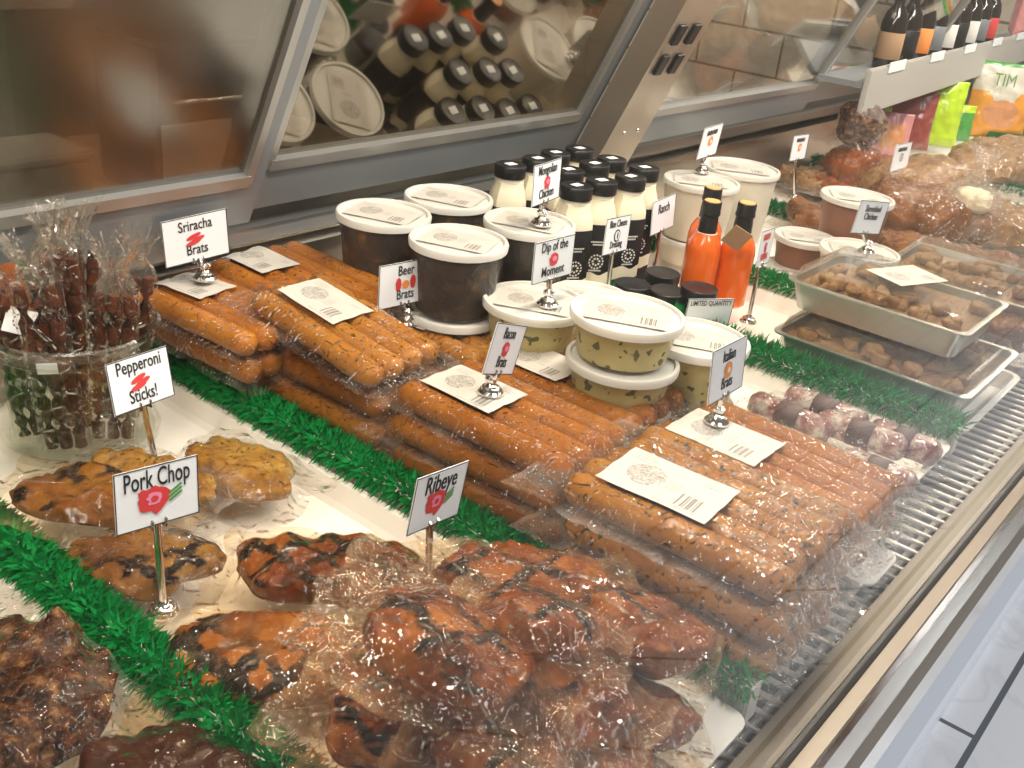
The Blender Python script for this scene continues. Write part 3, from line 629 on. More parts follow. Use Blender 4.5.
# bacon brats
pack('sausage_pack', 'glossy bacon sausage pack holding the Bacon Brats sign on its label', (0.715, 0.525, 0.064), 0.0, 4, 0.205, 0.0148, M['brat_bacon'], 9, (-0.006, 0.045, 0.060, 0.088, 0.0), fl=(0.014, 0.03, 0.022))
pack('sausage_pack', 'dark bacon sausage pack in the middle under the Bacon Brats pack', (0.707, 0.528, 0.034), 0.03, 4, 0.205, 0.0145, M['brat_dark'], 10, fl=(0.016, 0.03, 0.024))
pack('sausage_pack', 'lowest dark bacon sausage pack by the green divider behind the Ribeye sign', (0.706, 0.520, 0.004), 0.04, 4, 0.205, 0.0145, M['brat_dark'], 11, fl=(0.018, 0.03, 0.024))
pack('sausage_pack', 'wrinkled bacon sausage pack in front of the dip tubs with a label at its back', (0.878, 0.548, 0.045), 0.02, 5, 0.200, 0.0145, M['brat_bacon'], 12, (-0.030, 0.045, 0.060, 0.085, 0.0))
pack('sausage_pack', 'bacon sausage pack hidden beneath the wrinkled pack by the dip tubs', (0.876, 0.545, 0.012), 0.02, 5, 0.20, 0.0145, M['brat_dark'], 13)
# italian brats
pack('sausage_pack', 'front top Italian sausage pack, speckled links with a big label and bar code', (0.700, 0.302, 0.078), 0.02, 5, 0.205, 0.0155, M['brat_italian'], 14, (-0.022, 0.030, 0.068, 0.100, 0.04), fl=(0.018, 0.045, 0.016), filmm='film_loose')
pack('sausage_pack', 'second Italian sausage pack from the top in the front stack', (0.698, 0.298, 0.042), 0.01, 5, 0.205, 0.0155, M['brat_italian'], 15, fl=(0.018, 0.035, 0.016), filmm='film_loose')
pack('sausage_pack', 'bottom Italian sausage pack in the front stack, touching the ribeye bags', (0.700, 0.296, 0.006), 0.0, 5, 0.205, 0.0155, M['brat_italian'], 16, fl=(0.016, 0.035, 0.016), filmm='film_loose')
pack('sausage_pack', 'right Italian sausage pack under the Italian Brats sign', (0.865, 0.318, 0.045), -0.03, 5, 0.225, 0.0148, M['brat_bacon'], 17, (-0.012, 0.050, 0.066, 0.098, 0.03), fl=(0.016, 0.03, 0.022))
pack('sausage_pack', 'Italian sausage pack beneath the one with the Italian Brats sign', (0.868, 0.316, 0.012), -0.03, 5, 0.22, 0.0148, M['brat_italian'], 18)

# ================================================================ PACKED MEAT
def steak(name, label, loc, rot, rx, ry, h, mat, seed, fl=0.022, filmm='film_amber', group=None, cat='meat', tilt=(0, 0), two=False, rough=1.0, irr=0.16, amp=0.004, lab=None, part='steak', tent=14):
    t = thing(name, label, cat, loc, (tilt[0], tilt[1], rot), group)
    v, f = lump_vf(rx, ry, h, seed, rough=rough, irr=irr); mesh_obj(part, v, f, mat, t)
    bv = bvh_of([(v, f)])
    fx = rx*1.12+fl; fy = ry*1.12+fl; ze = h*0.45 if two else 0.004
    a, b, hz = drape(bv, -fx, fx, -fy, fy, ze, seed=seed, tent=tent, amp=amp, wob=0.012)
    if two:
        a2, b2, hz2 = drape(bv, -fx, fx, -fy, fy, ze, seed=seed, tent=tent, amp=amp*0.5, wob=0.012, down=True, zfar=0.2)
        n = len(a); a = a+a2; b = b+[tuple(i+n for i in q) for q in b2]; hz = hz+hz2
    mesh_obj('film', a, b, M[filmm], t, attr=hz)
    if lab:
        v, f, uv = patch(bvh_of([(a, b)]), *lab, 0.001); mesh_obj('label', v, f, M['label'], t, uv=uv)
    return t
# pork chops (tray between the two near dividers)
steak('packed_pork_chop', 'charred pork chop at the left beside the near divider, resting on another', at(88, 497, 0.03)-Vector((0, 0, 0.010)), 0.55, 0.040, 0.066, 0.022, M['chop'], 1, tilt=(0.06, 0.05), fl=0.014)
steak('packed_pork_chop', 'brown pork chop partly hidden beneath the charred one, behind the Pork Chop sign pole', at(140, 562, 0.01)-Vector((0, 0, 0.009)), 0.75, 0.040, 0.056, 0.022, M['chop'], 2, filmm='film_loose', fl=0.012)
steak('packed_pork_chop', 'golden pork chop behind the Pork Chop sign, in front of the glass jar', at(150, 478, 0.03)-Vector((0, 0, 0.010)), 0.3, 0.036, 0.060, 0.020, M['chop_gold'], 3, filmm='film_loose', fl=0.014)
steak('packed_pork_chop', 'golden pork chop lying alone near the second green divider', at(240, 468, 0.015)-Vector((0, 0, 0.014)), 0.12, 0.038, 0.060, 0.026, M['chop_gold'], 4, filmm='film_loose', fl=0.014)
# ribeyes
steak('packed_ribeye', 'glossy dark ribeye lying flat behind the Ribeye sign pole', at(336, 565, 0.02)-Vector((0, 0, 0.018)), 0.75, 0.046, 0.078, 0.032, M['ribeye'], 5, fl=0.014)
steak('packed_ribeye', 'ribeye with black criss-cross grill marks beside the near green divider', at(280, 655, 0.02)-Vector((0, 0, 0.018)), 0.80, 0.045, 0.074, 0.030, M['ribeye_char'], 6, fl=0.016)
rb = 'ribeye_bag'
def heap(label, px, py, z, rot, rx, ry, h, seed, tilt, fl=0.016, amp=0.005, tent=12):
    p = at(px, py, z); steak(rb, label, (p.x, p.y, z-h/2), rot, rx, ry, h, M['ribeye_bag'], seed, fl=fl, two=True, tilt=tilt, amp=amp, tent=tent, filmm='film_ribeye', irr=0.12)
heap('big bagged ribeye on top of the heap, its bag corner pointing at the viewer', 438, 650, 0.125, 0.45, 0.040, 0.052, 0.040, 11, (0.30, 0.15), 0.030, 0.006, 20)
heap('bagged ribeye at the back of the heap touching the second green divider', 525, 585, 0.085, 0.75, 0.040, 0.066, 0.036, 12, (0.10, 0.10), 0.010)
heap('bagged ribeye in the heap behind the topmost one, with creamy film fold', 535, 625, 0.115, 0.5, 0.034, 0.040, 0.032, 13, (0.15, 0.30), 0.018, 0.005, 18)
heap('bagged ribeye at the right end of the heap below the Italian packs', 640, 632, 0.075, 0.25, 0.036, 0.042, 0.040, 14, (0.15, 0.15), 0.006)
heap('round bagged ribeye in the middle of the heap face', 560, 693, 0.080, 0.2, 0.038, 0.042, 0.038, 15, (0.30, 0.10))
heap('bagged ribeye low at the left of the heap beside the grill-marked steak', 385, 712, 0.060, 0.4, 0.040, 0.045, 0.040, 16, (0.25, -0.05))
heap('bagged ribeye at the bottom edge of the photo below the heap top', 492, 748, 0.070, 0.5, 0.040, 0.042, 0.038, 17, (0.30, 0.10))
heap('small bagged ribeye low on the right beside the white board end', 636, 714, 0.040, 0.5, 0.030, 0.038, 0.032, 18, (0.20, 0.15), 0.008)
heap('bagged ribeye at the bottom right foot of the heap', 602, 758, 0.045, 0.2, 0.030, 0.038, 0.034, 19, (0.20, 0.10), 0.010)
heap('bagged ribeye cut off by the bottom edge, under the left of the heap', 410, 775, 0.035, 0.2, 0.036, 0.042, 0.036, 23, (0.20, 0.10))
steak(rb, 'bagged ribeye buried in the core of the heap', (0.50, 0.345, 0.006), 0.3, 0.045, 0.060, 0.050, M['ribeye_bag'], 20, two=True, fl=0.008)
steak(rb, 'bagged ribeye buried at the back of the heap near the divider', (0.575, 0.365, 0.004), 0.1, 0.030, 0.060, 0.050, M['ribeye_bag'], 21, fl=0.006, two=True)
steak(rb, 'bagged ribeye buried under the left side of the heap', (0.425, 0.345, 0.002), 0.1, 0.030, 0.050, 0.032, M['ribeye_bag'], 22, fl=0.008, two=True)
# left tray
steak('packed_jerky', 'glistening dark brown shredded meat pack at the left edge', (0.232, 0.560, 0.006), 0.1, 0.055, 0.085, 0.036, M['jerky'], 31, filmm='film', rough=2.6, fl=0.01, part='meat')
steak('packed_jerky', 'sauced shredded meat pack at the far left, half out of the picture', (0.195, 0.66, 0.008), 0.1, 0.050, 0.060, 0.036, M['jerky'], 32, filmm='film', rough=2.6, fl=0.008, part='meat')
steak('packed_sauced_meat', 'very dark sauced meat in an amber-stained bag, bottom left corner', (0.262, 0.415, 0.002), 0.1, 0.048, 0.060, 0.032, M['dark_sauce'], 33, fl=0.020, part='meat', amp=0.005)

# ================================================================ ROUND CUPS AND TUBS
def cup(name, label, loc, r, h, content, lablabel=True, rot=0, body='cup', cat='tub', lidm='lid', group=None, fill=0.86, taper=0.84):
    t = thing(name, label, cat, loc, rot, group)
    rb_ = r*taper*0.97; rt = r*0.955
    MB().lathe([(0.0, 0.0), (rb_, 0.0), (rb_+0.001, 0.003), (rt, h-0.008), (rt+0.0015, h-0.0075)], 40).build('cup', M[body], t, True)
    MB().lathe([(0.0, 0.0015), (rb_-0.0015, 0.0015), (rb_+(rt-rb_)*fill-0.0012, h*fill), (0.0, h*fill+0.001)], 36).build('contents', content, t, True)
    ld = MB().lathe([(rt+0.0005, h-0.009), (r, h-0.0085), (r+0.0008, h-0.002), (r-0.0005, h+0.0005), (r-0.004, h+0.0005), (r-0.0055, h-0.003), (r*0.5, h-0.0022), (0, h-0.002)], 48).build('lid', M[lidm], t, True)
    if lablabel:
        w, l = r*1.05, r*1.45; n = 2
        vs = [(x, y, h-0.0008) for x, y in ((-l/2, -w/2), (l/2, -w/2), (l/2, w/2), (-l/2, w/2))]
        o = mesh_obj('label', vs, [(0, 1, 2, 3)], M['label'], t, False, uv=[(0, 0), (1, 0), (1, 1), (0, 1)]); o.rotation_euler = (0, 0, lablabel if isinstance(lablabel, float) else -1.15)
    return t
ST = 'dark stew cups'
def z17(px, py): return at(px, py, 0.17)
for (px, py, lb) in ((384, 212, 'leftmost upper dark stew cup beside the orange sausages'), (449, 196, 'rear upper dark stew cup against the back ledge'), (459, 239, 'front upper dark stew cup, nearest of the four lids'), (530, 221, 'right upper dark stew cup with the Mongolian Chicken sign on its lid')):
    p_ = at(px, py, 0.170)
    cup('stew_cup', lb, (p_.x, p_.y, 0.087), 0.0565, 0.083, M['dark_stew'], -1.2)
    cup('stew_cup', 'dark stew cup underneath the '+lb.split(' dark')[0].replace('upper', 'upper').strip()+' one', (p_.x+0.001, p_.y-0.001, 0.002), 0.0565, 0.083, M['dark_stew'], False)
# dip tubs
for (px, py, z, lb) in ((536, 300, 0.118, 'dip tub carrying the Dip of the Moment sign'), (628, 312, 0.152, 'topmost herb dip tub, biggest lid in the middle')):
    p_ = at(px, py, z); k = 0
    hh = 0.048
    zz = z-hh
    cup('dip_tub', lb, (p_.x, p_.y, zz), 0.060, hh, M['herb_dip'], -1.1); zz -= hh+0.0015
    names = ['second dip tub down under the '+lb, 'bottom dip tub under the '+lb]
    while zz > -0.002: cup('dip_tub', names[min(k, 1)], (p_.x-0.002, p_.y-0.004, zz), 0.060, hh, M['herb_dip'], False); zz -= hh+0.0015; k += 1
p_ = at(700, 336, 0.112); cup('dip_tub', 'dip tub at the right by the Limited Quantity sign, speckled olives inside', (p_.x-0.005, p_.y, 0.038), 0.058, 0.074, M['herb_dip'], -1.1)
cup('dip_tub', 'dip tub beneath the one by the Limited Quantity sign', (p_.x-0.005, p_.y, 0.0), 0.058, 0.0365, M['herb_dip'], False)
p_ = at(590, 296, 0.105); cup('dip_tub', 'half-hidden dip tub behind the topmost herb dip tub', (p_.x, p_.y, 0.057), 0.052, 0.048, M['herb_dip'], -1.1)
# small black lidded jars beside the hot sauce
for (px, py, z, lb) in ((663, 272, 0.05, 'small dark jar at the foot of the Ranch sign'), (633, 283, 0.05, 'small dark jar left of the others, behind the dip lid'), (700, 287, 0.055, 'dark red-brown jar lid in front of the hot sauce'), (668, 290, 0.045, 'small dark jar in front of the Ranch sign jar')):
    p_ = at(px, py, z); t = thing('dark_jar', lb, 'jar', (p_.x, p_.y, 0.0), 0)
    MB().lathe([(0, 0), (0.024, 0), (0.025, 0.003), (0.025, z-0.016), (0.022, z-0.013)], 28).build('body', M['dark_bottle'], t, True)
    MB().lathe([(0.0245, z-0.013), (0.026, z-0.012), (0.026, z-0.001), (0.025, z), (0.022, z-0.001), (0, z-0.001)], 32).build('lid', M['black'], t, True)
# cream and brown tubs to the right
for (px, py, z, r, h, ct, bd, lb) in (
    (702, 180, 0.135, 0.062, 0.092, 'cream', 'cup_thick', 'large cream tub with a sign on its lid, behind the hot sauce'),
    (741, 167, 0.135, 0.068, 0.125, 'cream', 'cup_thick', 'large cream tub to the right behind the one with a sign'),
    (858, 196, 0.130, 0.060, 0.085, 'brown_sauce', 'cup', 'tall brown sauce tub behind the Shredded Chicken sign'),
    (860, 250, 0.090, 0.060, 0.060, 'tan_food', 'cup_thick', 'frosted tub under the foot of the Shredded Chicken sign'),
    (806, 236, 0.070, 0.050, 0.062, 'brown_sauce', 'cup', 'small brown sauce tub left of the tall brown tub'),
    (790, 266, 0.024, 0.048, 0.022, 'tan_food', 'cup', 'flat round tub behind the green divider beside the hot sauce')):
    p_ = at(px, py, z); cup('round_tub', lb, (p_.x, p_.y, z-h), r, h, M[ct], -1.0, body=bd)
    if z-h > 0.03: cup('round_tub', 'lower tub holding up the '+lb.split(',')[0], (p_.x, p_.y, max(z-h-0.042, 0)), r*0.98, min(0.041, z-h-0.001), M[ct], False, body=bd)

# ================================================================ BOTTLES
def dressing():
    t = thing('dressing_bottle', '', 'bottle')
    MB().lathe([(0, 0), (0.025, 0), (0.0268, 0.003), (0.0268, 0.122), (0.0264, 0.130), (0.0225, 0.142), (0.0205, 0.148), (0.020, 0.153)], 40, sq=0.35).build('body', M['bottle_cream'], t, True)
    MB().lathe([(0.0198, 0.1525), (0.0208, 0.153), (0.0208, 0.158), (0.020, 0.159)], 32).build('neck', M['white_rim'], t, True)
    MB().lathe([(0.0224, 0.1585), (0.0228, 0.1595), (0.0228, 0.174), (0.0215, 0.1760), (0.020, 0.1755), (0, 0.1755)], 40).build('cap', M['black'], t, True)
    MB().lathe([(0.0270, 0.008), (0.0272, 0.0085), (0.0275, 0.119), (0.0272, 0.1195)], 40, sq=0.35, cap=False).build('label', M['black'], t, True)
    vs = []; fs = []; n = 48
    for k in range(n+1):
        a = 2*PI*k/n; e = 1/max(abs(math.cos(a)), abs(math.sin(a))); e = 1+(e-1)*0.35; r = 0.0274*e; wv = 0.0025*math.sin(a*6)
        vs += [(r*math.cos(a), r*math.sin(a), 0.030+wv), (r*math.cos(a), r*math.sin(a), 0.048+wv)]
        if k < n: fs.append((2*k, 2*k+2, 2*k+3, 2*k+1))
    mesh_obj('cream_band', vs, fs, M['cream_band'], t)
    # print: stamp ring, lines of small lettering facing the shop corner
    A = math.radians(-140)
    for (AA) in (math.radians(-90),):
        base = Matrix.Rotation(AA+PI/2, 4, 'Z') @ Matrix.Translation((0, -0.0279, 0)) @ Matrix.Rotation(PI/2, 4, 'X')
        mb = MB()
        for rr, ww, seg in ((0.0100, 0.0022, 14), (0.0050, 0.0030, 7)):
            for k in range(seg):
                a = 2*PI*k/seg; a2 = a+2*PI/seg*0.62
                mb.add([base @ Vector(((rr+d)*math.cos(q), 0.066+(rr+d)*math.sin(q), 0)) for q, d in ((a, -ww/2), (a2, -ww/2), (a2, ww/2), (a, ww/2))], [(0, 1, 2, 3)])
        for y, hw in ((0.094, 0.011), (0.090, 0.008), (0.052, 0.009)):
            for k in range(9):
                xx = -hw+2*hw*k/9; mb.add([base @ Vector(v) for v in ((xx, y, 0), (xx+hw*0.17, y, 0), (xx+hw*0.17, y+0.0022, 0), (xx, y+0.0022, 0))], [(0, 1, 2, 3)])
        mb.build('print', M['white_ink'], t)
    s = MB().box(-0.008, 0.008, -0.006, 0.006, 0.1762, 0.1766).build('sticker', M['cream_band'], t); s.data.materials[0] = M['paper']; s.rotation_euler = (0, 0, 0.5)
    return t
caps = [(511, 164, 'leftmost dressing bottle, behind the stew cups'), (538, 158, 'second dressing bottle from the left, mostly behind the Mongolian Chicken sign'), (556, 152, 'black-capped dressing bottle just above the Mongolian Chicken sign'),
        (580, 148, 'farthest dressing bottle, next to the steel pillar'), (569, 169, 'dressing bottle peeking out right of the Mongolian Chicken sign'), (577, 185, 'front left dressing bottle, nearest with full black label'),
        (602, 180, 'front middle dressing bottle behind the Blue Cheese sign'), (595, 163, 'dressing bottle in the middle of the bottle group, second row'), (612, 158, 'dressing bottle at the back right of the group, no sticker on cap'),
        (631, 176, 'front dressing bottle between the Blue Cheese and Ranch signs'), (645, 167, 'rightmost dressing bottle beside the Ranch sign')]
db = dressing()
for i, (px, py, lb) in enumerate(caps):
    p_ = at(px, py, 0.180); q = (p_.x, p_.y, 0.004)
    if i == 0: db.location = q; db.rotation_euler = (0, 0, -0.62); db['label'] = lb; db['group'] = 'dressing bottles'
    else: dup(db, q, -0.62+0.12*math.sin(i*3), lb, 'dressing bottles')
def hot():
    t = thing('hot_sauce_bottle', '', 'bottle')
    MB().lathe([(0, 0), (0.023, 0), (0.0255, 0.003), (0.0255, 0.082), (0.024, 0.092), (0.019, 0.102), (0.0145, 0.108), (0.013, 0.112)], 36).build('body', M['hot_sauce'], t, True)
    MB().lathe([(0.0138, 0.106), (0.0140, 0.107), (0.0135, 0.125), (0.0125, 0.134), (0.0145, 0.1355), (0.0145, 0.139), (0.0138, 0.141), (0.0138, 0.153), (0.013, 0.1545), (0, 0.1545)], 32).build('cap', M['black'], t, True)
    MB().lathe([(0, 0.1546), (0.0115, 0.1546), (0.0112, 0.1556), (0, 0.1556)], 28).build('cap_top', M['cork'], t, True)
    MB().tube([(0.0148*math.cos(a), 0.0148*math.sin(a), 0.1085) for a in [2*PI*k/16 for k in range(17)]], 0.0008, 6).build('string', M['cream_band'], t, True)
    return t
hb = hot()
for i, (px, py, lb) in enumerate(((713, 200, 'left hot sauce bottle, nearest, standing on dark jars row'), (717, 190, 'hot sauce bottle half hidden behind the left one'), (748, 202, 'right hot sauce bottle beside a chrome sign pole'))):
    p_ = at(px, py, 0.160); q = (p_.x, p_.y, 0.004)
    if i == 1: q = (p_.x+0.012, p_.y+0.012, 0.004)
    if i == 0: hb.location = q; hb['label'] = lb; hb['group'] = 'hot sauce bottles'; q0 = q
    else: dup(hb, q, 0.4*i, lb, 'hot sauce bottles')
# kraft tags hanging on the bottle necks
for (px, py, z, lb) in ((734, 234, 0.118, 'brown paper tag between the two hot sauce bottle necks'),):
    p_ = at(px, py, z); t = thing('paper_tag', lb, 'tag', (p_.x-0.014, p_.y-0.012, z), (0.3, 0, -0.9))
    mb = MB().box(-0.016, 0.016, -0.0008, 0.0008, -0.016, 0.016); R_ = Matrix.Rotation(0.5, 4, 'Y'); mb.v = [R_ @ v for v in mb.v]; mb.build('tag', M['kraft'], t)



# ================================================================ SIGNS
def art(kind, mtx, par, s):
    """small printed pictures, built as thin raised ink"""
    def disc(cx, cy, rx, ry, mat, name, z=0.0, n=22, wob=0.12, seed=1):
        vs = [mtx @ Vector((cx+rx*math.cos(a)*(1+wob*noise.noise((math.cos(a)*2, math.sin(a)*2, seed))), cy+ry*math.sin(a)*(1+wob*noise.noise((math.cos(a)*2, math.sin(a)*2, seed+4))), z)) for a in [2*PI*k/n for k in range(n)]]
        mesh_obj(name, vs, [tuple(range(n))], mat, par, False)
    z = 0.0004
    if kind == 'steak':
        disc(-0.004*s, -0.002, 0.0125, 0.0105, M['red_ink'], 'picture', z, wob=0.5, seed=3); disc(-0.003*s, -0.002, 0.006, 0.005, M['pink_ink'], 'picture', z+.0002, wob=0.5); disc(-0.003, -0.002, 0.003, 0.0025, M['red_ink'], 'picture', z+.0004)
        for k in range(3):
            R_ = Matrix.Translation((0.014, -0.004+0.003*k, 0)) @ Matrix.Rotation(0.5, 4, 'Z'); vs = [mtx @ (R_ @ Vector(v)) for v in ((-0.006, -0.001, z), (0.006, -0.001, z), (0.006, 0.001, z), (-0.006, 0.001, z))]; mesh_obj('picture', vs, [(0, 1, 2, 3)], M['green_ink'], par, False)
    elif kind == 'links':
        for k, (cx, cy, r_) in enumerate(((-0.003, 0.003, 0.3), (0.001, -0.001, 0.3), (-0.004, -0.004, 0.2))):
            R_ = Matrix.Translation((cx, cy, 0)) @ Matrix.Rotation(r_, 4, 'Z'); vs = [mtx @ (R_ @ Vector((0.009*math.cos(a), 0.0026*math.sin(a), z+k*.0001))) for a in [2*PI*j/18 for j in range(18)]]; mesh_obj('picture', vs, [tuple(range(18))], M['red_ink'], par, False)
    elif kind == 'beer':
        disc(-0.010, 0, 0.004, 0.008, M['red_ink'], 'picture', z); disc(0.010, 0.001, 0.004, 0.008, M['red_ink'], 'picture', z); disc(0, -0.001, 0.005, 0.005, M['orange_ink'], 'picture', z)
    elif kind == 'round': disc(0, 0, 0.0075, 0.0075, M['red_ink'], 'picture', z, wob=0.3); disc(0.001, 0.001, 0.004, 0.003, M['pink_ink'], 'picture', z+.0002)
    elif kind == 'orange': disc(0, 0, 0.0085, 0.0085, M['orange_ink'], 'picture', z, wob=0.3); disc(0.001, 0, 0.003, 0.003, M['paper'], 'picture', z+.0002)
    elif kind == 'outline':
        disc(0, -0.001, 0.0085, 0.0085, M['ink'], 'picture', z, wob=0.2); disc(0, -0.001, 0.0065, 0.0065, M['paper'], 'picture', z+.0002, wob=0.2); disc(0.0005, -0.001, 0.002, 0.005, M['ink'], 'picture', z+.0003)
def sign(label, base, card, top, bottom, pic, stem='short', size=0.012, tcol='ink', bcol=None, gloss='chrome_stand', ptop=0.0155, pbot=-0.0155):
    """printed card on a chrome stand. base = foot, card = (x, y, z, yaw, pitch, roll, width)"""
    cx, cy, cz, a, b, c, w = card; w = min(max(w, 0.066), 0.078); h = w*0.7
    t = thing('sign_stand', label, 'sign', base)
    R_ = Matrix.Rotation(a, 4, 'Z') @ Matrix.Rotation(b, 4, 'X') @ Matrix.Rotation(c, 4, 'Y')
    T = Matrix.Translation(Vector((cx, cy, cz))-Vector(base)) @ R_
    mb = MB().box(-w/2, w/2, -0.0004, 0.0004, -h/2, h/2); mb.v = [T @ v for v in mb.v]; cd = mb.build('card', M['paper'], t)
    K = T @ Matrix.Translation((0, -0.0007, 0)) @ Matrix.Rotation(PI/2, 4, 'X')
    e = 0.0009; fr = MB()
    for x0, x1, y0, y1 in ((-w/2, w/2, h/2-e, h/2), (-w/2, w/2, -h/2, -h/2+e), (-w/2, -w/2+e, -h/2, h/2), (w/2-e, w/2, -h/2, h/2)):
        fr.add([K @ Vector(v) for v in ((x0, y0, 0), (x1, y0, 0), (x1, y1, 0), (x0, y1, 0))], [(0, 1, 2, 3)])
    fr.build('border', M['ink'], cd)
    pbot = -0.0125 if pbot == -0.0155 else pbot
    def line(s, y, mat):
        if s == '#':      # print too blurred in the photo to read: a row of short strokes
            q = MB(); xx = -w*0.28; k = 0
            while xx < w*0.26:
                bw = w*(0.045+0.03*((k*7) % 3)/2); q.add([K @ Vector(v) for v in ((xx, y-size*0.35, 0.0003), (xx+bw, y-size*0.35, 0.0003), (xx+bw, y+size*0.35, 0.0003), (xx, y+size*0.35, 0.0003))], [(0, 1, 2, 3)]); xx += bw+w*0.02; k += 1
            q.build('print', mat, cd); return
        L = len(s); size_ = size*1.25; sx = min(0.72, (w*0.90)/(L*size_*0.56)); text_mesh('lettering', s, size_, mat, cd, K @ Matrix.Translation((0, y, 0.0002)), sx=sx, bold=size*0.005)
    if top: line(top, ptop, M[tcol])
    if bottom: line(bottom, pbot, M[bcol or tcol])
    if pic: art(pic, K, cd, 1)
    # stand: stepped foot, stem, ball and clip behind the card
    d = Vector((cx, cy, cz))-Vector(base); back = (R_ @ Vector((0, 0.0035, 0)))
    top_p = d+(R_ @ Vector((0, 0.003, -h*0.46)))
    r1 = 0.0125; ft = MB().lathe([(0, 0), (r1, 0), (r1, 0.002), (r1*0.86, 0.004), (r1*0.80, 0.004), (r1*0.72, 0.0065), (r1*0.45, 0.008), (0.0042, 0.0105), (0, 0.0105)], 28)
    ft.build('foot', M[gloss], t, True)
    rr = 0.0030 if stem == 'pole' else 0.0034
    st = MB().tube([(0, 0, 0.010), (top_p.x*0.5, top_p.y*0.5, top_p.z*0.5+0.004), tuple(top_p)], rr, 14)
    if stem == 'short': st.lathe([(0.003, 0.0), (0.0065, 0.002), (0.0068, 0.005), (0.0035, 0.008)], 18, c=(0, 0, 0.011))
    st.build('stem', M[gloss], t, True)
    cl = MB(); u = R_ @ Vector((1, 0, 0))
    for sx in (-1, 1):
        q = top_p+u*0.0055*sx
        cl.tube([tuple(q+(R_ @ Vector((0, 0.0035, 0.0)))), tuple(q+(R_ @ Vector((0, 0.001, 0.004)))), tuple(q+(R_ @ Vector((0, -0.004, 0.001)))), tuple(q+(R_ @ Vector((0, -0.003, -0.004)))), tuple(q+(R_ @ Vector((0, 0.003, -0.003))))], 0.0016, 8)
    cl.tube([tuple(top_p-u*0.007), tuple(top_p+u*0.007)], 0.0024, 10)
    cl.build('clip', M[gloss], t, True); return t
sign('Pork Chop sign on a tall chrome pole beside the near green divider', (0.368, 0.583, 0.0005), [0.368, 0.583, 0.108, -0.058, -0.151, 0.088, 0.067], 'Pork Chop', None, 'steak', 'pole', 0.0165, ptop=0.0135)
sign('Ribeye sign on a tall chrome pole behind the heap of bagged ribeyes', (0.53, 0.453, 0.0005), [0.531, 0.452, 0.1, 0.096, 0.01, 0.182, 0.069], 'Ribeye', None, 'steak', 'pole', 0.0175, ptop=0.0135)
sign('Pepperoni Sticks sign leaning in front of the glass jar', (0.479, 0.758, 0.0005), [0.469, 0.760, 0.102, 0.156, -0.242, 0.054, 0.068], 'Pepperoni', 'Sticks!', 'links', 'pole', 0.0135)
sign('Sriracha Brats sign standing on the left orange sausage pack', (0.657, 0.925, 0.107), [0.650, 0.930, 0.154, -0.153, 0.037, -0.091, 0.076], 'Sriracha', 'Brats', 'links', size=0.0135)
sign('Beer Brats sign in front of the dark stew cups', (0.802, 0.751, 0.0765), [0.799, 0.755, 0.124, -0.143, -0.017, -0.001, 0.073], 'Beer', 'Brats', 'beer', size=0.013)
sign('Bacon Brats sign standing on a bacon sausage pack label', (0.71, 0.55, 0.0965), [0.716, 0.543, 0.143, 0.203, 0.041, 0.363, 0.071], 'Bacon', 'Brats', 'round', size=0.0125)
sign('Italian Brats sign at the right, on the speckled sausage pack', (0.87, 0.387, 0.0775), [0.87, 0.387, 0.135, 0.053, -0.122, 0.055, 0.079], 'Italian', 'Brats', 'orange', size=0.0135)
sign('Dip of the Moment sign on the left dip tub lid', (0.892, 0.624, 0.119), [0.892, 0.624, 0.173, -0.063, -0.027, -0.003, 0.067], 'Dip of the', 'Moment', 'round', size=0.0125)
sign('Mongolian Chicken sign on a stew cup lid before the dressing bottles', (0.984, 0.713, 0.172), [0.984, 0.712, 0.224, 0.168, -0.051, 0.01, 0.069], 'Mongolian', 'Chicken', 'round', size=0.0125)
sign('Blue Cheese sign leaning on the dressing bottles', (1.148, 0.705, 0.002), [1.148, 0.706, 0.131, 0.104, -0.057, 0.095, 0.07], 'Blue Cheese', 'Dressing', 'outline', 'pole', size=0.011)
sign('Ranch sign at the right end of the dressing bottles', (1.352, 0.755, 0.002), [1.352, 0.756, 0.112, 0.069, -0.069, -0.03, 0.074], 'Ranch', None, None, 'pole', size=0.0165, ptop=0.010)
p_ = at(702, 172, 0.136); f_ = 0.404/0.425
sign('small sign with an orange picture on the large cream tub lid', (p_.x, p_.y, 0.1358), [1.641*f_, 0.851*f_, 0.188, 0.093, 0.085, 0.001, 0.076], '#', None, 'orange', size=0.011)
sign('far upright sign with an orange picture by the short dark divider', (2.07, 0.856, 0.0), [2.066, 0.867, 0.107, 0.003, -0.038, 0.041, 0.074], '#', None, 'orange', 'pole', size=0.011)
p_ = at(866, 252, 0.0905)
sign('Shredded Chicken sign in front of the tall brown sauce tub', (p_.x, p_.y, 0.0905), [1.537, 0.511, 0.143, -0.267, 0.002, 0.13, 0.072], 'Shredded', 'Chicken', None, size=0.0115, ptop=0.013, pbot=0.001)
sign('faint blurred sign on a pole among the far brown bags', (2.186, 0.681, 0.0), [2.181, 0.695, 0.114, -0.08, -0.038, 0.003, 0.092], '#', None, 'outline', 'pole', size=0.011)
sign('Limited Quantity sign with pink print between dip tub and hot sauce', (1.218, 0.585, 0.003), [1.207, 0.581, 0.045, -0.648, 0.14, -0.018, 0.066], 'LIMITED QUANTITY', '#', None, 'pole', size=0.0085, bcol='pink_ink', ptop=0.0165, pbot=-0.012)
sign('edge-on reddish sign on a chrome pole right of the hot sauce', (1.338, 0.58, 0.0005), [1.339, 0.579, 0.114, 0.201, -0.062, 0.138, 0.072], '#', '#', 'round', 'pole', size=0.013, tcol='red_ink')

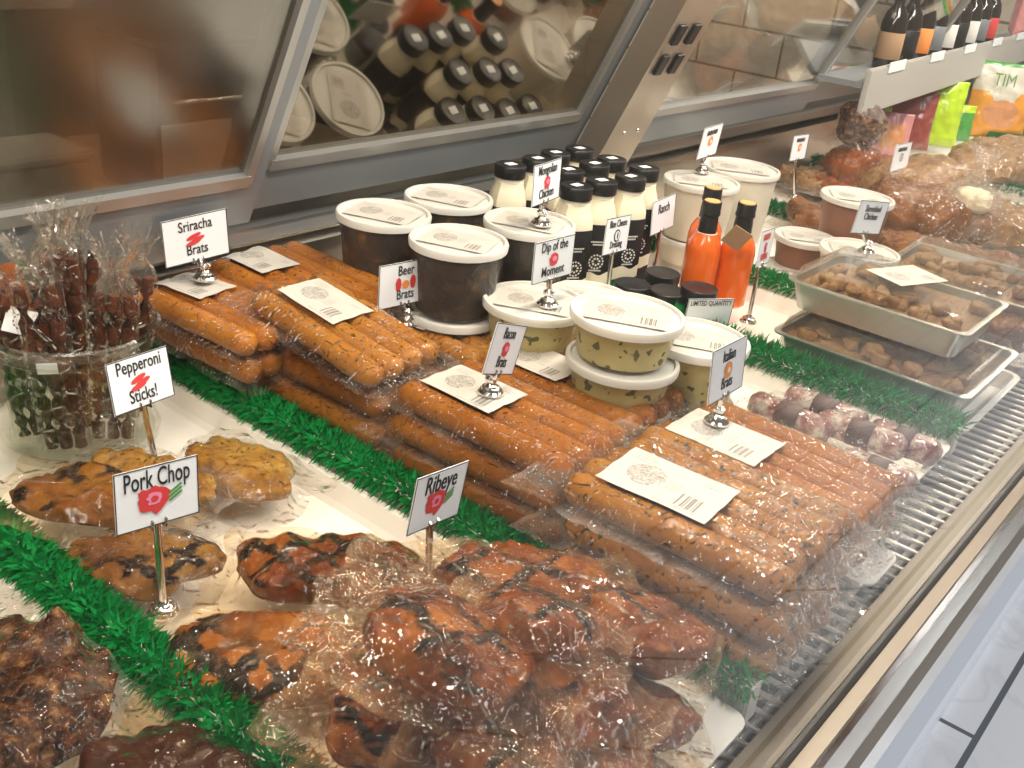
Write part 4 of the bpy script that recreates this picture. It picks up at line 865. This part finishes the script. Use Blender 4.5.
# ================================================================ JAR OF PEPPERONI STICKS
JX, JY = 0.468, 0.872
jr = thing('glass_jar', 'wide clear glass jar full of wrapped pepperoni sticks at the left', 'jar', (JX, JY, 0.0))
MB().lathe([(0, 0.0), (0.070, 0.0), (0.076, 0.004), (0.077, 0.012), (0.072, 0.022), (0.070, 0.040), (0.071, 0.090), (0.074, 0.112), (0.080, 0.118), (0.081, 0.122), (0.078, 0.124), (0.072, 0.119), (0.068, 0.108), (0.067, 0.040), (0.069, 0.022), (0.072, 0.010), (0.0, 0.006)], 56).build('glass', M['jar'], jr, True)
MB().tube([(0.0735*math.cos(a), 0.0735*math.sin(a), 0.104) for a in [2*PI*k/40 for k in range(41)]], 0.0018, 8).build('rim_bead', M['jar'], jr, True)
def stickpack(label, x, y, tx, ty, rz, n, L, seed, r=0.0065):
    t = thing('stick_pack', label, 'meat sticks', (x, y, 0.008), (tx, ty, rz), 'wrapped pepperoni sticks in the jar'); w = n*2*r
    vfs = []
    for k in range(n):
        pts = [(-w/2+r+2*r*k+0.002*noise.noise((k, j*.4, seed)), 0.0015*noise.noise((k, j*.5, seed+3)), 0.002+L*j/10) for j in range(11)]
        mb = MB().tube(pts, r, 12, rads=[r*0.9]+[r]*9+[r*0.75]); mb.build('stick', M['stick'], t, True)
    # bag: flattened tube with a flared, crinkled top
    vs = []; fs = []; hz = []; nn = 36; H = [0, 0.01, 0.05, 0.1, L, L+0.012, L+0.024, L+0.038, L+0.05]
    for j, z in enumerate(H):
        e = 1.0 if z <= L else (0.75 if j == 5 else 0.35+0.28*(j-6))
        for k in range(nn):
            a = 2*PI*k/nn; cr = noise.noise((math.cos(a)*3, math.sin(a)*3, seed+z*20))*(0.002 if z <= L else 0.010)
            vs.append(((w/2+0.003)*math.cos(a)*(e if z > L else 1)+cr, (r+0.002)*math.sin(a)*(1 if z <= L else 0.7+0.6*(j-5))+cr*0.7, z+(cr*1.5 if j == len(H)-1 else 0))); hz.append(0.25 if z <= L else 1.0)
    for j in range(len(H)-1):
        for k in range(nn): fs.append((j*nn+k, j*nn+(k+1) % nn, (j+1)*nn+(k+1) % nn, (j+1)*nn+k))
    mesh_obj('bag', vs, fs, M['film_loose'], t, attr=hz); return t
for i, (dx, dy, tx, ty, rz, n, L, lb) in enumerate((
    (-0.030, -0.030, 0.05, -0.08, -0.75, 3, 0.165, 'wrapped stick bundle at the left front of the jar with a price sticker'),
    (0.012, -0.040, 0.02, 0.06, -0.6, 3, 0.150, 'wrapped stick bundle at the front centre of the jar, top folded'),
    (0.040, -0.008, 0.0, 0.14, -0.4, 3, 0.150, 'wrapped stick bundle leaning on the right side of the jar'),
    (-0.004, 0.006, 0.0, 0.0, -0.9, 3, 0.175, 'tallest wrapped stick bundle in the middle of the jar'),
    (-0.042, 0.012, 0.0, -0.14, -0.7, 2, 0.150, 'wrapped stick bundle at the rear left of the jar'),
    (0.022, 0.034, -0.06, 0.05, -0.5, 3, 0.165, 'wrapped stick bundle at the rear of the jar'))):
    s_ = stickpack(lb, JX+dx, JY+dy, tx, ty, rz, n, L, i+1)
    if i == 0:
        MB().box(-0.009, 0.009, -0.0105, -0.0100, 0.086, 0.097).build('price_sticker', M['paper'], s_)
# white round-logo tag at the left of the jar
t = thing('label_tag', 'white paper tag with a round black stamp above the jar rim', 'tag', at(22, 322, 0.13), (0.9, 0.3, -0.6))
MB().box(-0.015, 0.015, -0.012, 0.012, -0.0005, 0.0005).build('tag', M['paper'], t)
mb = MB()
for k in range(12): a = 2*PI*k/12; mb.add([(0.008*math.cos(q)*s, 0.008*math.sin(q)*s, 0.0008) for q, s in ((a, 0.85), (a+0.32, 0.85), (a+0.32, 1), (a, 1))], [(0, 1, 2, 3)])
mb.box(-0.0025, 0.0025, -0.002, 0.002, 0.0006, 0.0008); mb.build('stamp', M['ink'], t)
p_ = at(14, 290, 0.13); stx = thing('smoked_meat_ball', 'reddish wrapped smoked sausage end at the left edge behind the jar', 'meat', (p_.x, p_.y, 0.0), 0.4)
v, f = sausage_vf(0, -0.03, 0.03, 0.018, 0.0, 5); R_ = Matrix.Translation((0, 0, 0.105)) @ Matrix.Rotation(1.3, 4, 'X') @ Matrix.Scale(2.6, 4, (0, 1, 0)); mesh_obj('sausage', [R_ @ Vector(q) for q in v], f, M['red_food'], stx)

# ================================================================ SALAMI
def salami(label, loc, rot, L, r, seed):
    t = thing('salami', label, 'salami', loc, (0, 0, rot), 'wrapped salami')
    v, f = sausage_vf(0, -L/2, L/2, r, r, seed); mesh_obj('sausage', v, f, M['salami'], t)
    MB().lathe([(r*1.05, 0), (r*1.06, 0.0005), (r*1.06, L*0.24), (r*1.05, L*0.245)], 24, cap=False)
    mb = MB().lathe([(r*1.05, -L*0.13), (r*1.07, -L*0.125), (r*1.07, L*0.125), (r*1.05, L*0.13)], 24, cap=False); R_ = Matrix.Translation((0, 0, r)) @ Matrix.Rotation(PI/2, 4, 'X'); mb.v = [R_ @ q for q in mb.v]; mb.build('band', plain_band, t, True)
    a, b, hz = drape(bvh_of([(v, f)]), -r-0.014, r+0.014, -L/2-0.018, L/2+0.02, 0.004, seed=seed); mesh_obj('film', a, b, M['film_loose'], t, attr=hz); return t
plain_band = plain('salami_band', (0.07, 0.035, 0.03), 0.5)
for i, (px, py, z, rt, lb) in enumerate(((826, 408, 0.02, 0.0, 'rear salami with a dark band nearest the green divider'), (790, 415, 0.02, 0.0, 'salami with a dark band beside the right Italian pack'),
    (862, 432, 0.02, 0.05, 'mottled salami further towards the sill'), (878, 470, 0.02, 0.0, 'front salami end next to the clear tag holder'), (905, 440, 0.02, -0.05, 'blurred salami at the right, by the divider'))):
    p_ = at(px, py, z); salami(lb, (p_.x, p_.y, 0.002), rt, 0.105 if i < 3 else 0.085, 0.0155, i+40)
# clear ticket holder standing on the rack
th = thing('ticket_holder', 'clear plastic ticket holder standing on the rack at the front of the salami', 'holder', at(868, 540, 0.0), (0, 0, 0.15))
MB().box(-0.0008, 0.0008, -0.028, 0.028, 0.004, 0.055).build('sleeve', M['clear'], th)
MB().lathe([(0, -0.02), (0.010, -0.02), (0.010, -0.016), (0.006, -0.013), (0.003, -0.008), (0.003, 0.006), (0, 0.006)], 20).build('foot', M['chrome_stand'], th, True)

# ================================================================ FOIL CONTAINERS
def foil(label, loc, rot, lx, ly, seed, lid=True, lab=True):
    t = thing('foil_container', label, 'container', loc, rot, 'foil containers of cooked food'); h = 0.038
    def rr(w, l, z, r=0.014, n=5):
        o = []
        for cx, cy, a0 in ((w/2-r, l/2-r, 0), (-w/2+r, l/2-r, 90), (-w/2+r, -l/2+r, 180), (w/2-r, -l/2+r, 270)):
            for k in range(n): a = math.radians(a0+k*90/(n-1)); o.append((cx+r*math.cos(a), cy+r*math.sin(a), z))
        return o
    def loft(rings, top=True, bot=True):
        m = MB(); vs = sum(rings, []); n = len(rings[0]); fs = [(j*n+k, j*n+(k+1) % n, (j+1)*n+(k+1) % n, (j+1)*n+k) for j in range(len(rings)-1) for k in range(n)]
        if bot: fs.append(tuple(range(n-1, -1, -1)))
        if top: fs.append(tuple((len(rings)-1)*n+k for k in range(n)))
        return m.add(vs, fs)
    loft([rr(lx-0.03, ly-0.03, 0), rr(lx-0.012, ly-0.012, h), rr(lx, ly, h), rr(lx, ly, h+0.002), rr(lx-0.014, ly-0.014, h+0.002), rr(lx-0.033, ly-0.033, 0.002)]).build('foil_tray', M['foil'], t, True)
    rnd = random.Random(seed); mb = MB()
    for i in range(34):
        x = rnd.uniform(-.5, .5)*(lx-0.05); y = rnd.uniform(-.5, .5)*(ly-0.05); v, f = lump_vf(0.014, 0.010, 0.014, seed+i, 14, 8, irr=0.2); R_ = Matrix.Translation((x, y, h-0.012+rnd.uniform(0, 0.008))) @ Matrix.Rotation(rnd.uniform(0, 6), 4, 'Z'); mb.add([R_ @ Vector(q) for q in v], f)
    loft_c = loft([rr(lx-0.034, ly-0.034, 0.003), rr(lx-0.016, ly-0.016, h-0.008)]); mb.add(loft_c.v, loft_c.f)
    c_ = mb.build('cooked_food', M['tan_food'], t, True); c_['kind'] = 'stuff'
    ring1 = rr(lx+0.002, ly+0.002, h+0.003); ring2 = rr(lx-0.012, ly-0.012, h+0.003); ring3 = rr(lx-0.022, ly-0.022, h+0.018, n=5); ring4 = rr(lx-0.030, ly-0.030, h+0.019)
    loft([ring1, ring2, ring3, ring4], True, False).build('clear_lid', M['clear'], t, False)
    rb_ = MB()
    for sgn in (-1, 1):
        k = int((ly-0.05)/0.008)
        for i in range(k):
            y = -ly/2+0.028+i*0.008; rb_.tube([(sgn*(lx/2-0.0065), y, h+0.004), (sgn*(lx/2-0.011), y, h+0.018)], 0.0012, 6)
        k = int((lx-0.05)/0.008)
        for i in range(k):
            x = -lx/2+0.028+i*0.008; rb_.tube([(x, sgn*(ly/2-0.0065), h+0.004), (x, sgn*(ly/2-0.011), h+0.018)], 0.0012, 6)
    rb_.build('lid_ribs', M['clear'], t, True)
    if lab:
        o = mesh_obj('label', [(-0.045, -0.032, h+0.0198), (0.045, -0.032, h+0.0198), (0.045, 0.032, h+0.0198), (-0.045, 0.032, h+0.0198)], [(0, 1, 2, 3)], M['label'], t, False, uv=[(0, 0), (1, 0), (1, 1), (0, 1)]); o.location = (0.02, 0, 0); o.rotation_euler = (0, 0, -0.4)
    return t
foil('upper foil container with clear ribbed lid and white label', (1.375, 0.395, 0.060), 0.0, 0.185, 0.245, 1)
foil('lower foil container of browned food just behind the green divider', (1.352, 0.372, 0.0), 0.0, 0.225, 0.262, 2, lab=False)
foil('foil container at the far right, blurred by the glass', (1.66, 0.375, 0.030), 0.05, 0.20, 0.23, 3, lab=False)

# ================================================================ FAR FOOD ON THE RIGHT
def far_pack(name, label, px, py, z, rx, ry, h, mat, rot=0, seed=50, zb=0.0, cat='packed food', filmm='film_loose', rough=1.5):
    p_ = at(px, py, z); p_.y = min(p_.y, 0.972-max(rx, ry)*1.25); return steak(name, label, (p_.x, p_.y, zb), rot, rx, ry, h, M[mat], seed, fl=0.012, filmm=filmm, cat=cat, rough=rough, part='food', tent=8)
far_pack('wrapped_meat', 'brown glazed meat pack left of the tall brown tub', 826, 212, 0.04, 0.050, 0.075, 0.05, 'brown_food', 0, 51, filmm='film')
far_pack('wrapped_meat', 'flat red textured pack behind the tall brown tub', 846, 176, 0.04, 0.075, 0.085, 0.04, 'red_food', 0, 52)
far_pack('wrapped_meat', 'wrapped brown sausages leaning behind the upright sign', 850, 152, 0.05, 0.10, 0.13, 0.05, 'red_food', 0.2, 53)
far_pack('wrapped_meat', 'clear crinkled pack behind the big cream tubs', 790, 166, 0.03, 0.08, 0.08, 0.035, 'tan_food', 0, 54)
far_pack('wrapped_meat', 'tan flat loaf pack near the back ledge', 762, 148, 0.04, 0.10, 0.06, 0.03, 'tan_food', 0, 55)
far_pack('wrapped_meat', 'brown pack with a pale label right of the frosted tub', 925, 238, 0.05, 0.065, 0.085, 0.05, 'brown_food', 0, 56)
far_pack('wrapped_meat', 'big brown loaf pack in the middle distance', 918, 196, 0.08, 0.10, 0.10, 0.09, 'brown_food', 0, 57, filmm='film')
far_pack('wrapped_meat', 'golden brown loaf pack behind the big brown loaf', 925, 168, 0.09, 0.14, 0.10, 0.10, 'tan_food', 0, 58, filmm='film')
far_pack('wrapped_meat', 'grey-brown pack at the right edge below the green bar', 985, 262, 0.05, 0.09, 0.08, 0.06, 'brown_food', 0, 59)
far_pack('wrapped_meat', 'tan pack against the right edge of the photo', 1012, 215, 0.05, 0.12, 0.09, 0.06, 'tan_food', 0, 60)
far_pack('wrapped_meat', 'pale brown pack in front right, seen through the glare', 960, 300, 0.04, 0.07, 0.06, 0.05, 'tan_food', 0, 61)
far_pack('wrapped_meat', 'brown pack at the right edge beside the sill', 1010, 318, 0.04, 0.07, 0.05, 0.05, 'brown_food', 0, 62)
far_pack('wrapped_meat', 'long tan pack lying before the snack bags', 1000, 150, 0.06, 0.25, 0.12, 0.07, 'tan_food', 0, 63)
far_pack('wrapped_meat', 'nutty brown bag under the start of the grey shelf', 864, 122, 0.15, 0.07, 0.05, 0.085, 'jerky', 0, 64, zb=0.10, filmm='film')
far_pack('wrapped_meat', 'brown pack lying under the nutty brown bag', 864, 122, 0.15, 0.085, 0.055, 0.098, 'red_food', 0, 65)
for (px, py, w, L, lb) in ((1008, 180, 0.03, 0.30, 'dark green divider at the right edge of the photo'),):
    p_ = at(px, py, 0.03); turf(p_.x, p_.y-0.12, p_.y+0.12, lb, 9, True, 0.006)
# clear bag of buns with a twisted neck
p_ = at(968, 215, 0.05); t = thing('twisted_bag', 'clear bag with a twisted neck holding pale and brown food', 'bag', (p_.x, p_.y, 0.0), 0.3)
v, f = lump_vf(0.060, 0.055, 0.06, 71); mesh_obj('food', v, f, M['brown_food'], t)
v, f = lump_vf(0.035, 0.035, 0.04, 72); mesh_obj('cheese', [(a, b, c+0.058) for a, b, c in v], f, M['cream'], t)
mb = MB().lathe([(0.062, 0.0), (0.075, 0.02), (0.070, 0.06), (0.045, 0.10), (0.012, 0.135), (0.008, 0.145), (0.028, 0.175), (0.034, 0.185)], 36, cap=False)
for q in mb.v: k = 1+0.10*noise.noise(q*60); q.x *= k; q.y *= k
mb.build('bag', film('clear_bag', haze=0.35, attr=False), t, True)

# ================================================================ GREY SHELF, SNACK BAGS, BOTTLES (upper right)
A_ = at(872, 70, 0.265); B_ = at(1024, 34, 0.265)
ang = math.atan2(B_.y-A_.y, B_.x-A_.x)
sh = thing('grey_shelf', 'grey shelf with a tall front rail at the upper right', 'shelf', (A_.x, A_.y, 0.0), (0, 0, ang))
MB().box(0, 4.0, 0, 0.012, 0.168, 0.265, 0.003).build('front_rail', M['shelf_grey'], sh)
MB().box(0, 4.0, 0.013, 0.11, 0.225, 0.237).build('shelf_board', M['frame'], sh)
for i in range(6): MB().box(0.12+i*0.34, 0.24+i*0.34, -0.003, -0.0005, 0.250, 0.272).build('price_ticket', M['paper'], sh)
def shelf_pt(u, v, z): return sh.matrix_basis @ Vector((u, v, z)) if False else Vector((A_.x+u*math.cos(ang)-v*math.sin(ang), A_.y+u*math.sin(ang)+v*math.cos(ang), z))
sauce = None
cols = ['dark', 'dark', 'amber', 'dark', 'red', 'dark', 'pale', 'dark', 'red']
for i in range(9):
    u = 0.30+i*0.125; q = shelf_pt(u, 0.06, 0.238)
    lb = ['first dark sauce bottle at the left end of the grey shelf', 'second dark sauce bottle on the grey shelf', 'dark bottle with an orange label, third on the grey shelf', 'fourth dark sauce bottle on the grey shelf', 'sauce bottle with a pale label, fifth on the grey shelf', 'sixth dark sauce bottle on the grey shelf', 'sauce bottle, seventh on the grey shelf, white label', 'eighth bottle on the grey shelf', 'ninth bottle on the grey shelf near the red packet'][i]
    t = thing('sauce_bottle', lb, 'bottle', q, 0, 'sauce bottles on the grey shelf')
    MB().lathe([(0, 0), (0.027, 0), (0.029, 0.004), (0.029, 0.10), (0.024, 0.12), (0.012, 0.14), (0.011, 0.18)], 28).build('body', M['dark_bottle'], t, True)
    MB().lathe([(0.013, 0.18), (0.0135, 0.181), (0.0135, 0.205), (0, 0.206)], 20).build('cap', M['black'], t, True)
    MB().lathe([(0.0294, 0.022), (0.0297, 0.0225), (0.0297, 0.08), (0.0294, 0.0805)], 28, cap=False).build('label', M[{0: 'kraft', 1: 'black', 2: 'orange_ink', 3: 'frame', 4: 'white_ink', 5: 'black', 6: 'white_ink', 7: 'frame', 8: 'red_ink'}[i]], t, True)
q = shelf_pt(1.75, 0.045, 0.238); t = thing('red_packet', 'red packet standing on the grey shelf at the top right corner', 'packet', q, ang)
def pouch_vf(w, h, d, seed, n=44, m=60):
    vs = []; fs = []
    for j in range(m+1):
        tt = j/m; z = h*tt
        for k in range(n*2):
            side = 1 if k < n else -1; u = (k % n)/(n-1)*2-1; u = u*side
            thick = d/2*(1-abs(u)**3)*min(1, 6*tt+0.25)*(min(1, (1-tt)*2.2)**0.6)+0.0015
            wob = 0.004*noise.noise((u*3, z*40, seed)); vs.append((u*w/2*(1-0.05*math.sin(PI*tt)), -side*thick+wob, z))
    N2 = n*2
    for j in range(m):
        for k in range(N2): fs.append((j*N2+k, j*N2+(k+1) % N2, (j+1)*N2+(k+1) % N2, (j+1)*N2+k))
    fs.append(tuple(range(N2-1, -1, -1))); fs.append(tuple(m*N2+k for k in range(N2))); return vs, fs
v, f = pouch_vf(0.18, 0.24, 0.06, 3); mesh_obj('packet', v, f, M['bag_pink'], t)
def snack(label, px, py, z0, w, h, d, mats, zones, seed, rot=None):
    p_ = at(px, py, z0); t = thing('snack_bag', label, 'bag', (p_.x, p_.y, z0), (-0.10, 0, -0.95 if rot is None else rot))
    v, f = pouch_vf(w, h, d, seed); me = mesh_obj('bag', v, f, [M[k] for k in mats], t)
    for p in me.data.polygons: p.material_index = zones(p.center.x/w, p.center.z/h)
    return t
b1 = snack('lime green snack bag under the grey shelf', 932, 145, 0.0, 0.125, 0.175, 0.05, ['bag_lime'], lambda x, z: 0, 1)


b2 = snack('smaller green snack bag right of the lime one', 953, 140, 0.0, 0.09, 0.10, 0.04, ['bag_green', 'bag_lime'], lambda x, z: 1 if z > 0.8 else 0, 2)
b3 = snack('white and orange potato chip bag with a green top edge and TIM lettering', 990, 138, 0.0, 0.185, 0.215, 0.06, ['bag_white', 'bag_orange', 'bag_green', 'bag_chips'],
           lambda x, z: 2 if (z > 0.95 or (z < 0.1 and x > -0.1)) else (3 if (x*x/0.08+(z-0.33)**2/0.035 < 1) else (1 if z < 0.62-1.0*max(0, 0.25-abs(x))*1.2 else 0)), 3)
text_mesh('lettering', 'TIM', 0.05, M['green_ink'], b3, Matrix.Translation((-0.012, -0.034, 0.165)) @ Matrix.Rotation(PI/2, 4, 'X'), sx=0.8)
b4 = snack('maroon snack bag left of the lime one', 905, 148, 0.0, 0.12, 0.15, 0.05, ['bag_maroon'], lambda x, z: 0, 4)
b5 = snack('small pink packet with a picture in front of the maroon bag', 886, 156, 0.0, 0.10, 0.11, 0.04, ['bag_pink', 'bag_chips'], lambda x, z: 1 if (abs(x) < 0.3 and 0.2 < z < 0.75) else 0, 5)
b6 = snack('white and orange snack bag cut off by the right edge', 1042, 130, 0.0, 0.185, 0.23, 0.06, ['bag_white', 'bag_orange'], lambda x, z: 1 if z < 0.6 else 0, 6)
